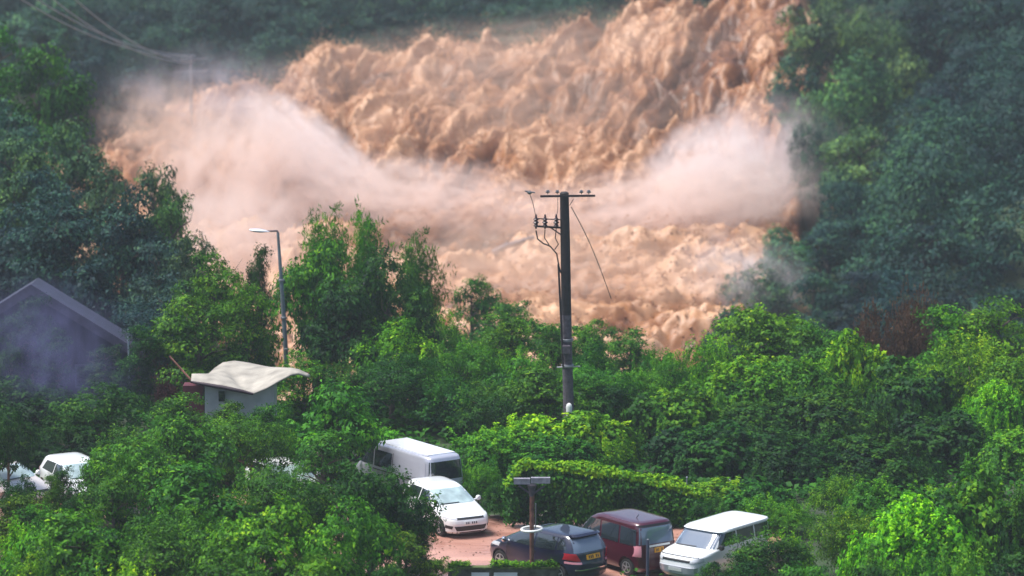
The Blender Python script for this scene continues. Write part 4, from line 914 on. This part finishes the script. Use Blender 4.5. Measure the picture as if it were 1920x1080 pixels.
# ------------------------------------------------------------------ utility pole
M['pole_dark'] = mat('tarred_timber', (0.020, 0.015, 0.016), 0.75, var=0.4, scale=6, bump=0.4)
M['pole_grey'] = mat('weathered_timber', (0.085, 0.07, 0.085), 0.85, var=0.4, scale=7, bump=0.4)
M['insul'] = mat('brown_porcelain', (0.035, 0.012, 0.012), 0.3); M['insul_g'] = mat('grey_porcelain', (0.10, 0.11, 0.12), 0.35)
M['cable'] = mat('cable', (0.03, 0.025, 0.027), 0.6); M['cable_g'] = mat('grey_stay_wire', (0.12, 0.11, 0.13), 0.6); M['steel'] = mat('galvanised_steel', (0.22, 0.23, 0.25), 0.5, metal=0.4, var=0.2)
PD = 131.0; SC = PD/FPX
def pp(px, py, dy=0.0): return P(px, py, PD+dy)
base = pp(1067, 768); root = empty('utility_pole', base); B = Vector(base)
def loc(v): return tuple(Vector(v) - B)
mid = pp(1062, 590)
MB().tube([loc(pp(1067, 800)), loc(pp(1064, 690)), loc(mid)], [.225, .215, .205], 16).build('lower_post', M['pole_grey'], root, 40)
MB().tube([loc(mid), loc(pp(1060, 460)), loc(pp(1058, 362)), loc(pp(1058, 359.5))], [.207, .20, .185, .12], 16).build('upper_post', M['pole_dark'], root, 40)
a_, b_ = Vector(loc(pp(1013, 368, -.26))), Vector(loc(pp(1116, 367, -.26)))
MB().tube([a_, b_], .06, 4).build('crossarm', M['pole_dark'], root)
for px in (1027, 1045, 1090, 1104):
    c = loc(pp(px, 364, -.26)); MB().tube([c, (c[0], c[1], c[2]+.06)], .02, 6).lathe([(.03, .04), (.09, .07), (.10, .10), (.05, .12), (.07, .15), (.03, .17)], c, 'z', 12).build('insulator', M['insul_g'], root, 40)
arm = MB(); arm.tube([loc(pp(1052, 427, -.1)), loc(pp(1004, 424, -.1))], .045, 6); arm.tube([loc(pp(1052, 412, -.1)), loc(pp(1008, 410, -.1))], .025, 5); arm.tube([loc(pp(1030, 425, -.1)), loc(pp(1052, 440, -.1))], .03, 5)
arm.build('switch_bracket', M['pole_dark'], root)
for px in (1005, 1022, 1043):
    c = loc(pp(px, 429, -.1)); s_ = 6.1*SC
    MB().lathe([(.03, 0), (.05, .08), (.115, .12), (.06, .20), (.125, .26), (.06, .33), (.115, .39), (.05, .46), (.03, .60)], c, 'z', 12).build('insulator', M['insul'], root, 40)
cb = MB()
for pts, r_ in (([(1005,432), (1008,448), (1018,456), (1032,462), (1044,476), (1048,500), (1052,512)], .03), ([(1022,430), (1021,446), (1030,460)], .022), ([(1043,430), (1041,446), (1047,458), (1040,468)], .022), ([(993,362), (999,380), (1005,408)], .014), ([(1046,366), (1046,390), (1043,410)], .012)):
    cb.tube([loc(pp(x, y, -.12)) for x, y in pts], r_, 6)
cb.build('service_cable', M['cable'], root, 60)
MB().tube([loc(pp(1047, 495, -.22)), loc(pp(1052, 600, -.24)), loc(pp(1056, 690, -.25))], .045, 6).build('conduit', M['pole_dark'], root, 60)
st = [loc(pp(1071, 388, .1))]
for t_ in np.linspace(0.1, 1, 9):
    p = pp(1071 + 75*t_, 388 + 172*t_ - 12*math.sin(math.pi*t_), .1 + 9*t_); st.append(loc(p))
MB().tube(st, .018, 5).build('stay_wire', M['cable_g'], root, 60)
MB().tube([loc(pp(1068, 385, -.1)), loc(pp(1075, 374, -.2))], .015, 5).build('tie_wire', M['cable'], root)
for py, r_ in ((640, .24), (688, .24)):
    c = loc(pp(1063 if py < 670 else 1064, py)); bd = MB().lathe([(r_, 0), (r_+.02, .02), (r_+.02, .10), (r_, .12)], c, 'z', 16)
    if py == 640: bd.build('clamp', M['steel'], root, 40)
bd.tube([loc(pp(1044, 689, -.25)), loc(pp(1088, 687, -.25))], .035, 6); bd.build('clamp', M['steel'], root, 40)
MB().box(*sum(([v-.16, v+.16] for v in Vector(loc(pp(1062, 655, -.3)))), [])).build('junction_box', M['pole_grey'], root)
MB().lathe([(.11, -.3), (.13, .10), (.10, .2), (.04, .25)], loc(pp(1067, 767, -.35)), 'z', 14).build('white_marker', mat('white_painted_stone', (.62, .62, .60), .7, var=.15), root, 50)
tag(root, 'dark tarred utility pole with crossarm and insulators standing before the flood', 'utility pole')
# separate insulator hanging on the line to the left of the pole top
c = pp(993, 360, -.2); o = empty('line_insulator', c)
MB().lathe([(.03, -.10), (.10, -.05), (.12, .0), (.04, .03), (.03, .06)], (0, 0, 0), 'z', 12).build('disc', M['insul_g'], o, 40)
MB().tube([(-.2, 0, .04), (.22, 0, -.03)], .03, 6).build('clamp', M['insul_g'], o)
tag(o, 'small grey insulator hanging in the air left of the pole top', 'insulator')

# ------------------------------------------------------------------ street lamp
LD = 141.0; L = lambda x, y, d=0.0: P(x, y, LD+d)
base = L(538, 690); B = Vector(base); root = empty('street_lamp', base)
MB().tube([loc(L(538, 700)), loc(L(533, 610)), loc(L(527, 520)), loc(L(521, 436))], [.11, .105, .085, .06], 12).build('post', mat('grey_lamp_post', (.16, .19, .21), .5, var=.25, scale=4), root, 40)
MB().tube([loc(L(521, 437)), loc(L(520, 433)), loc(L(500, 433.5))], [.06, .045, .04], 8).build('arm', M['pole_grey'], root, 40)
h0 = Vector(loc(L(468, 431))); h1 = Vector(loc(L(505, 434)))
hd = MB(); n_ = 10; vs = []
for i in range(n_+1):
    t_ = i/n_; c = h0.lerp(h1, t_); w_ = .17*math.sin(math.pi*min(.93, t_*.85+.12))**.6; hh = .085*math.sin(math.pi*min(.9, t_*.8+.15))
    for k in range(10):
        an = 2*math.pi*k/10; vs.append((c.x, c.y + w_*math.cos(an), c.z + hh*math.sin(an)))
fs = [(i*10+k, i*10+(k+1) % 10, (i+1)*10+(k+1) % 10, (i+1)*10+k) for i in range(n_) for k in range(10)] + [tuple(range(10))[::-1], tuple(n_*10+k for k in range(10))]
hd.add(vs, fs).build('lamp_head', mat('pale_lamp_housing', (.62, .63, .70), .35, coat=.3), root, 50)
bd = MB()
for px, py in ((528, 528), (532, 598), (537, 657)): bd.lathe([(.11, 0), (.14, .02), (.14, .09), (.11, .11)], loc(L(px, py)), 'z', 12)
bd.build('band', M['steel'], root, 40); tag(root, 'grey street lamp with white head leaning slightly left of the feathery clumps', 'street lamp')

# ------------------------------------------------------------------ rusty post with grey board and white ring
sy_ = 109.4; sx_ = P(997, 1066, sy_).x; root = empty('sign_post', (sx_, sy_, 0)); hpost = P(997, 912, sy_).z
M['rust'] = mat('rusty_steel', (.16, .065, .045), .8, var=.45, scale=5, bump=.4)
MB().tube([(0, 0, .5), (0, 0, 1.9), (.01, 0, hpost)], [.075, .08, .09], 12).build('post', M['rust'], root, 40)
MB().tube([(0, 0, hpost-.35), (0, 0, hpost-.1), (0, 0, hpost+.05)], [.09, .12, .17], 10).tube([(0, 0, hpost-.3), (-.45, 0, hpost+.02)], .04, 6).tube([(0, 0, hpost-.3), (.45, 0, hpost+.02)], .04, 6).build('bracket', M['pole_grey'], root, 30)
bm_ = mat('weathered_grey_board', (.24, .23, .27), .7, var=.35, scale=6, bump=.3)
for x0, x1, dz in ((-.63, -.06, -.01), (-.03, .64, .02)):
    MB().box(x0, x1, -.09, .09, hpost+.10+dz, hpost+.30+dz).build('board', bm_, root)
rg = MB(); zr = P(997, 992, sy_).z; n_ = 28; ring = []
for k in range(n_): an = 2*math.pi*k/n_; ring.append((.36*math.cos(an)-.0, .40*math.sin(an), zr + .02*math.cos(an)))
rg.tube(ring + ring[:1], .045, 8, False); rg.build('ring', mat('white_rubber_ring', (.72, .73, .70), .5), root, 60)
MB().tube([(-.36, 0, zr), (.36, 0, zr)], .02, 6).tube([(.13, .1, zr), (.14, .1, zr+.9)], .022, 6).build('ring_bracket', M['steel'], root)
tag(root, 'rusty post with grey board and white ring before the dark blue hatchback', 'post')

# ------------------------------------------------------------------ mossy low wall with white panels
wy = 109.4; x0 = P(840, 1060, wy).x; x1 = P(1048, 1060, wy).x; zt = 0.52
root = empty('retaining_wall', ((x0+x1)/2, wy, -.9)); h_ = (x1-x0)/2
MB().box(-h_, h_, -.12, .12, -.2, .9+zt).build('masonry', mat('stained_concrete', (.10, .10, .075), .9, var=.5, scale=4, bump=.5), root)
MB().box(-h_-.03, h_+.03, -.17, .16, .9+zt+.003, .9+zt+.07).build('coping', mat('mossy_coping', (.07, .10, .025), .95, var=.5, scale=7, bump=.6), root)
wp = mat('white_panel', (.62, .66, .70), .6, var=.1, scale=3)
for a, b in ((884, 917), (926, 970)):
    u0 = P(a, 1070, wy).x - (x0+x1)/2; u1 = P(b, 1070, wy).x - (x0+x1)/2
    MB().box(u0, u1, -.16, -.123, .55, .9+zt-.12).build('panel', wp, root)
rng = np.random.default_rng(8); n_ = 420; mx_ = rng.uniform(-h_, h_, n_); k_ = vnoise(mx_*1.3, mx_*0+2) > .35; mx_ = mx_[k_]; n_ = len(mx_)
v, t_ = clumps(rng, np.stack([mx_, rng.uniform(-.14, .14, n_), .9+zt+.08+rng.uniform(0, .12, n_)*(1+vnoise(mx_*2, mx_*0))], -1), norm(rng.normal(0, .4, (n_, 3))+[0, -.2, 1]), 7, .06, .09, .6, tt=rng.uniform(.4, .95, n_))
o = link('moss', np_mesh('moss', v, np.arange(len(v)).reshape(-1, 4), face_attr={'tone': t_}), M['leaf'], root); o.color = (1.3, 1.2, .7, 1)
tag(root, 'low mossy wall with white panels at the bottom edge of the car park', 'wall')

# ------------------------------------------------------------------ vine-topped fence at the back of the car park
fy_ = 118.4; x0 = P(962, 960, fy_).x; x1 = P(1300, 960, fy_).x; root = empty('vine_fence', ((x0+x1)/2, fy_, 0)); h_ = (x1-x0)/2
zt_ = lambda x: P(1000, np.interp((x+(x0+x1)/2)/fy_*FPX+960, [950, 968, 985, 1010, 1100, 1180, 1260, 1300], [905, 880, 862, 872, 886, 893, 908, 922]), fy_).z
for k in range(8):
    x = -h_ + 2*h_*k/7; MB().tube([(x, 0, -.1), (x, 0, zt_(x)-.12)], .035, 8).build('fence_post', M['steel'], root)
wr = MB()
for k in range(6):
    z = .15 + .28*k; wr.tube([(-h_, 0, z), (h_, 0, z)], .008, 4)
for k in range(70):
    x = -h_ + 2*h_*k/69; wr.tube([(x, .01, 0), (x, .01, 1.55)], .006, 3)
wr.build('wire_mesh', M['steel'], root)
rng = np.random.default_rng(18)
n_ = 1900; x = rng.uniform(-h_-.2, h_+.2, n_); top_ = np.array([zt_(a) for a in x]); u = rng.random(n_)**.8; z = .05 + u*(top_-.3)
hang = sstep(.25, .6, vnoise(x*1.4, z*.35))
v, t1 = clumps(rng, np.stack([x, -.05-.35*rng.random(n_)*hang, z], -1), norm(rng.normal(0, .3, (n_, 3))+[0, -1, .3]), 11, .12, .15, .6, droop=1.0, tt=.12+.45*hang*rng.random(n_)**.5)
o = link('creeper', np_mesh('creeper', v, np.arange(len(v)).reshape(-1, 4), face_attr={'tone': t1}), M['leaf'], root); o.color = (.85, .9, .8, 1)
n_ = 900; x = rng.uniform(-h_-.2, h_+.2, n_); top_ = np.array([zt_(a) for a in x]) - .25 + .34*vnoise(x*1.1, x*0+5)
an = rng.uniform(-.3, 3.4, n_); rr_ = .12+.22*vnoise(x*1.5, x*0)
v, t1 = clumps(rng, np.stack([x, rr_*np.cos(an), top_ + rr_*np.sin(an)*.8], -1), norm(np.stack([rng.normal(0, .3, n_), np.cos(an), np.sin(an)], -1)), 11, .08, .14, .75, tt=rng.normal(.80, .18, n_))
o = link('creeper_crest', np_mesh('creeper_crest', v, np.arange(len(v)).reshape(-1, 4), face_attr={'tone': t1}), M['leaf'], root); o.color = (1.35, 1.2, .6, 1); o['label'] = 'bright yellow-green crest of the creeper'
tag(root, 'wire fence hung with creepers and topped by a bright yellow-green crest', 'fence')
for px, t0, t1_, D_, lb in ((1287, 895, 965, 119.6, 'thin grey pole standing right of the vine-topped fence'), (1214, 1012, 1070, 109.6, 'thin slate-blue post standing just behind the maroon van'), (1367, 900, 985, 121, 'thin pale pole behind the white boxy car')):
    z1 = P(px, t0, D_).z; c = P(px, t1_, D_); o = empty('thin_post', (c.x, D_, 0)); MB().tube([(0, 0, -.1), (.01, 0, z1)], .035 if px != 1214 else .055, 8).build('shaft', M['steel'] if px != 1214 else mat('slate_post', (.05, .06, .10), .5), o, 40)
    MB().lathe([(.04, 0), (.05, .01), (.03, .05)], (.01, 0, z1-.02), 'z', 8).build('cap', M['steel'], o); tag(o, lb, 'post')

# ------------------------------------------------------------------ beige canopy roof over a white gable
CD = 128.5; C_ = lambda x, y, d=0.0: P(x, y, CD+d)
base = C_(460, 800); base.z = tz(base.x, base.y); B = Vector(base); root = empty('canopy_hut', base)
# the roof skin: front eave and back ridge lines, with a fold near the left
front = [(358, 714, 0), (385, 719, -.1), (415, 724, -.2), (435, 728, -.25), (455, 732, -.3), (475, 737, -.3), (500, 727, -.2), (522, 714, 0), (545, 702, .2), (560, 700, .5), (580, 706, .9)]
back = [(362, 711, .6), (388, 703, 1.2), (402, 690, 1.9), (418, 679, 2.5), (440, 676, 2.8), (468, 680, 2.9), (496, 686, 2.9), (520, 690, 2.7), (545, 697, 2.4), (562, 699, 2.0), (582, 705, 1.4)]
m_ = 40; nn_ = 14; vs = []
fi = lambda arr, t, c: float(np.interp(t, np.linspace(0, 1, len(arr)), [a[c] for a in arr]))
for i in range(m_+1):
    t = i/m_; f_ = C_(fi(front, t, 0), fi(front, t, 1), fi(front, t, 2)-1.2); b_ = C_(fi(back, t, 0), fi(back, t, 1), fi(back, t, 2)+.6)
    for j in range(nn_+1):
        s = j/nn_; p = f_.lerp(b_, s); wv = math.sin(math.pi*s)*(.16 + .10*math.sin(t*9.0 + s*3)) - .17*math.exp(-((t-.42+.12*s)/.05)**2)*math.exp(-((s-.35)/.35)**2)
        vs.append(Vector((p.x, p.y, p.z + wv)) - B)
fs = [(i*(nn_+1)+j, (i+1)*(nn_+1)+j, (i+1)*(nn_+1)+j+1, i*(nn_+1)+j+1) for i in range(m_) for j in range(nn_)]
me = MB().add(vs, fs).mesh('roof', 60); o = link('roof', me, mat('beige_sheet', (.33, .30, .25), .65, var=.3, scale=1.6, bump=.15), root)
sm = o.modifiers.new('thickness', 'SOLIDIFY'); sm.thickness = .06
eave = MB(); eave.tube([loc(C_(x, y+2.0, d-1.2)) for x, y, d in front[:6]], [.05, .08, .09, .09, .08, .05], 6); eave.build('eave_beam', mat('dark_eave', (.03, .015, .025), .7), root, 50)
wl_ = MB(); P0 = [loc(C_(384, 723, -.9)), loc(C_(470, 738, -.9)), loc(C_(514, 723, -.6)), loc(C_(514, 810, -.6)), loc(C_(470, 820, -.9)), loc(C_(384, 805, -.9))]
bk = [(p[0], p[1]+1.6, p[2]) for p in P0]; n_ = len(P0)
wl_.add(P0+bk, [tuple(range(n_)), tuple(range(n_, 2*n_))[::-1]] + [(i, (i+1) % n_, n_+(i+1) % n_, n_+i) for i in range(n_)]).build('gable_wall', mat('white_wall', (.40, .41, .42), .8, var=.15, scale=2), root)
c0 = Vector(loc(C_(416, 742, -.97))); MB().box(c0.x-.13, c0.x+.13, c0.y-.06, c0.y+.05, c0.z-.22, c0.z+.2).build('window', M['glass'], root)
c0 = Vector(loc(C_(356, 738, -.6))); MB().box(c0.x-.28, c0.x+.55, c0.y-.05, c0.y+.8, c0.z-1.2, c0.z+.33).build('red_wall', mat('red_wall_paint', (.085, .012, .022), .7, var=.4, scale=3), root)
MB().tube([loc(C_(358, 712, 0)), loc(C_(338, 690, .4)), loc(C_(318, 668, .6))], .04, 5).build('ridge_pole', M['rust'], root)
tag(root, 'hut with a wavy beige sheet roof, white gable and red side wall', 'hut')

# ------------------------------------------------------------------ grey-blue house at the left edge
HD = 142.0; H_ = lambda x, y, d=0.0: P(x, y, HD+d)
ap = H_(62, 530); er = H_(258, 650); root = empty('grey_house', (ap.x, HD, tz(ap.x, HD))); B = Vector(root.location); a_ = ap - B; e_ = er - B
dx = e_.x - a_.x; dz = a_.z - e_.z; dep = 1.6; th = .16
slate = mat('slate_blue_roof', (.02, .02, .04), .55, var=.3, scale=3.0, bump=.4); wallm = None
m, t, b = new_mat('streaked_wall'); tc = t.nodes.new('ShaderNodeTexCoord'); mp = t.nodes.new('ShaderNodeMapping'); mp.inputs['Scale'].default_value = (3.5, 3.5, .22); nz = t.nodes.new('ShaderNodeTexNoise'); nz.inputs['Scale'].default_value = 1.2; nz.inputs['Detail'].default_value = 6
t.links.new(tc.outputs['Object'], mp.inputs[0]); t.links.new(mp.outputs[0], nz.inputs[0]); rr = t.nodes.new('ShaderNodeValToRGB'); t.links.new(nz.outputs[0], rr.inputs[0])
rr.color_ramp.elements[0].position = .38; rr.color_ramp.elements[0].color = (.010, .009, .026, 1); rr.color_ramp.elements[1].position = .7; rr.color_ramp.elements[1].color = (.034, .034, .08, 1); t.links.new(rr.outputs[0], b.inputs['Base Color']); b.inputs['Roughness'].default_value = .7; wallm = m
rf = MB()
for sg in (1, -1):
    q = [(a_.x, -.6, a_.z), (a_.x+sg*dx*1.06, -.6, a_.z-dz*1.06), (a_.x+sg*dx*1.06, dep, a_.z-dz*1.06), (a_.x, dep, a_.z)]
    rf.add(q + [(x, y, z-th) for x, y, z in q], [(0,1,2,3), (4,7,6,5), (0,4,5,1), (1,5,6,2), (2,6,7,3), (3,7,4,0)])
rf.build('roof', slate, root)
vb = MB()
for sg in (1, -1): 
    q = [(a_.x, -.68, a_.z+.03), (a_.x+sg*dx*1.07, -.68, a_.z-dz*1.07+.03), (a_.x+sg*dx*1.07, -.68, a_.z-dz*1.07-.42), (a_.x, -.68, a_.z-.45)]
    vb.add(q + [(x, y+.07, z) for x, y, z in q], [(0,1,2,3), (4,7,6,5), (0,4,5,1), (1,5,6,2), (2,6,7,3), (3,7,4,0)])
vb.build('verge_board', mat('pale_slate_board', (.055, .048, .085), .6, var=.25, scale=4), root)
g = [(a_.x-dx, 0, -.8), (a_.x+dx, 0, -.8), (a_.x+dx, 0, a_.z-dz-th), (a_.x, 0, a_.z-th-.03), (a_.x-dx, 0, a_.z-dz-th)]; gb = [(x, dep-.4, z) for x, y, z in g]
MB().add(g+gb, [(0,1,2,3,4), (9,8,7,6,5)] + [(i, (i+1) % 5, 5+(i+1) % 5, 5+i) for i in range(5)]).build('wall', wallm, root)
for px, py, w_, h__ in ((165, 705, .5, .45),):
    c0 = H_(px, py) - B; fr = MB().box(c0.x-w_-.08, c0.x+w_+.08, -.06, -.003, c0.z-h__-.08, c0.z+h__+.08).build('window', mat('window_frame', (.06, .06, .10), .6), root)
    MB().box(c0.x-w_, c0.x+w_, -.075, -.062, c0.z-h__, c0.z+h__).build('pane', M['glass'], fr)
c0 = H_(246, 700) - B; MB().tube([(c0.x, -.75, -.5), (c0.x, -.75, (H_(246, 612)-B).z)], .045, 8).build('downpipe', mat('pale_pipe', (.22, .28, .33), .5), root, 40)
tag(root, 'slate-blue house with streaked gable wall under the trees at the left edge', 'house')

# ------------------------------------------------------------------ overhead power line, upper left
root = empty('distant_pylon', P(358, 150, 262)); B = Vector(root.location); zt = P(358, 104, 262).z - B.z
MB().tube([(0, 0, tz(B.x, B.y)-B.z-.3), (0, 0, zt)], [.14, .10], 8).build('mast', M['steel'], root, 40)
for z in (zt-.3, zt-1.3): MB().tube([(-1.3, -.8, z), (1.3, .8, z)], .05, 5).build('crossarm', M['steel'], root)
tag(root, 'misty line mast at the lower end of the power lines, upper left', 'mast')
for i, (xa, ya, xb, yb, lb) in enumerate(((60, -22, 352, 106, 'lower left cable'), (95, -22, 366, 104, 'second cable'), (150, -22, 354, 118, 'third cable'), (200, -24, 364, 116, 'upper right cable'))):
    p0 = P(xa-150, ya-70, 196+2*i); p1 = P(xb, yb, 262); sag = 1.6
    pts = [p0.lerp(p1, k/24) - Vector((0, 0, sag*4*(k/24)*(1-k/24))) for k in range(25)]
    o = MB().tube([tuple(q - p0) for q in pts], .045, 5).build('power_line', mat('pale_cable', (.22, .30, .36), .5), None, 60); o.location = p0
    tag(o, ('pale cable of the power line in the upper left, ' + ('lowest of the four', 'second lowest of the four', 'second highest of the four', 'highest of the four')[i]), 'cable', 'overhead power lines')
# fallen leaves on the paving
rng = np.random.default_rng(44); n_ = 900; x = rng.uniform(-12, 9, n_); y = 119.4 - np.abs(rng.normal(0, 3.2, n_)); k_ = y > 109.8; x, y = x[k_], y[k_]; n_ = len(x)
L_ = rng.uniform(.05, .12, n_); v = leaf_quads(np.stack([x, y, np.full(n_, .018)], -1), np.array([0, 0, 1.]) + rng.normal(0, .15, (n_, 3)), rng.normal(0, 1, (n_, 3)), L_, L_*.6)
o = link('fallen_leaves', np_mesh('fallen_leaves', v, np.arange(len(v)).reshape(-1, 4), face_attr={'tone': rng.random(n_)}), M['leaf_brown']); tag(o, 'fallen leaves scattered on the red paving', 'leaves', kind='stuff')
kb = MB(); x_ = -3.6
while x_ < 9.6: kb.box(x_, x_+.88, 119.62, 119.78, -.05, .11); x_ += .90
o = kb.build('kerb', mat('kerb_concrete', (.22, .20, .17), .85, var=.4, scale=5), None); o['kind'] = 'structure'
# ------------------------------------------------------------------ rain haze: one even box of air round the whole scene
bm = bmesh.new(); bmesh.ops.create_cube(bm, size=1.0)
me = bpy.data.meshes.new('haze'); bm.to_mesh(me); bm.free()
hm = bpy.data.materials.new('rain_haze'); hm.use_nodes = True; t = hm.node_tree; t.nodes.remove(t.nodes['Principled BSDF'])
v = t.nodes.new('ShaderNodeVolumePrincipled'); v.inputs['Color'].default_value = (0.80, 0.88, 1.0, 1); v.inputs['Density'].default_value = HAZE
t.links.new(v.outputs[0], t.nodes['Material Output'].inputs['Volume'])
hz = link('haze', me, hm); hz.location = (0, 550, 22.0); hz.scale = (1900, 1760, 140); tag(hz, 'blue-grey rain haze filling the valley', 'haze', kind='stuff')
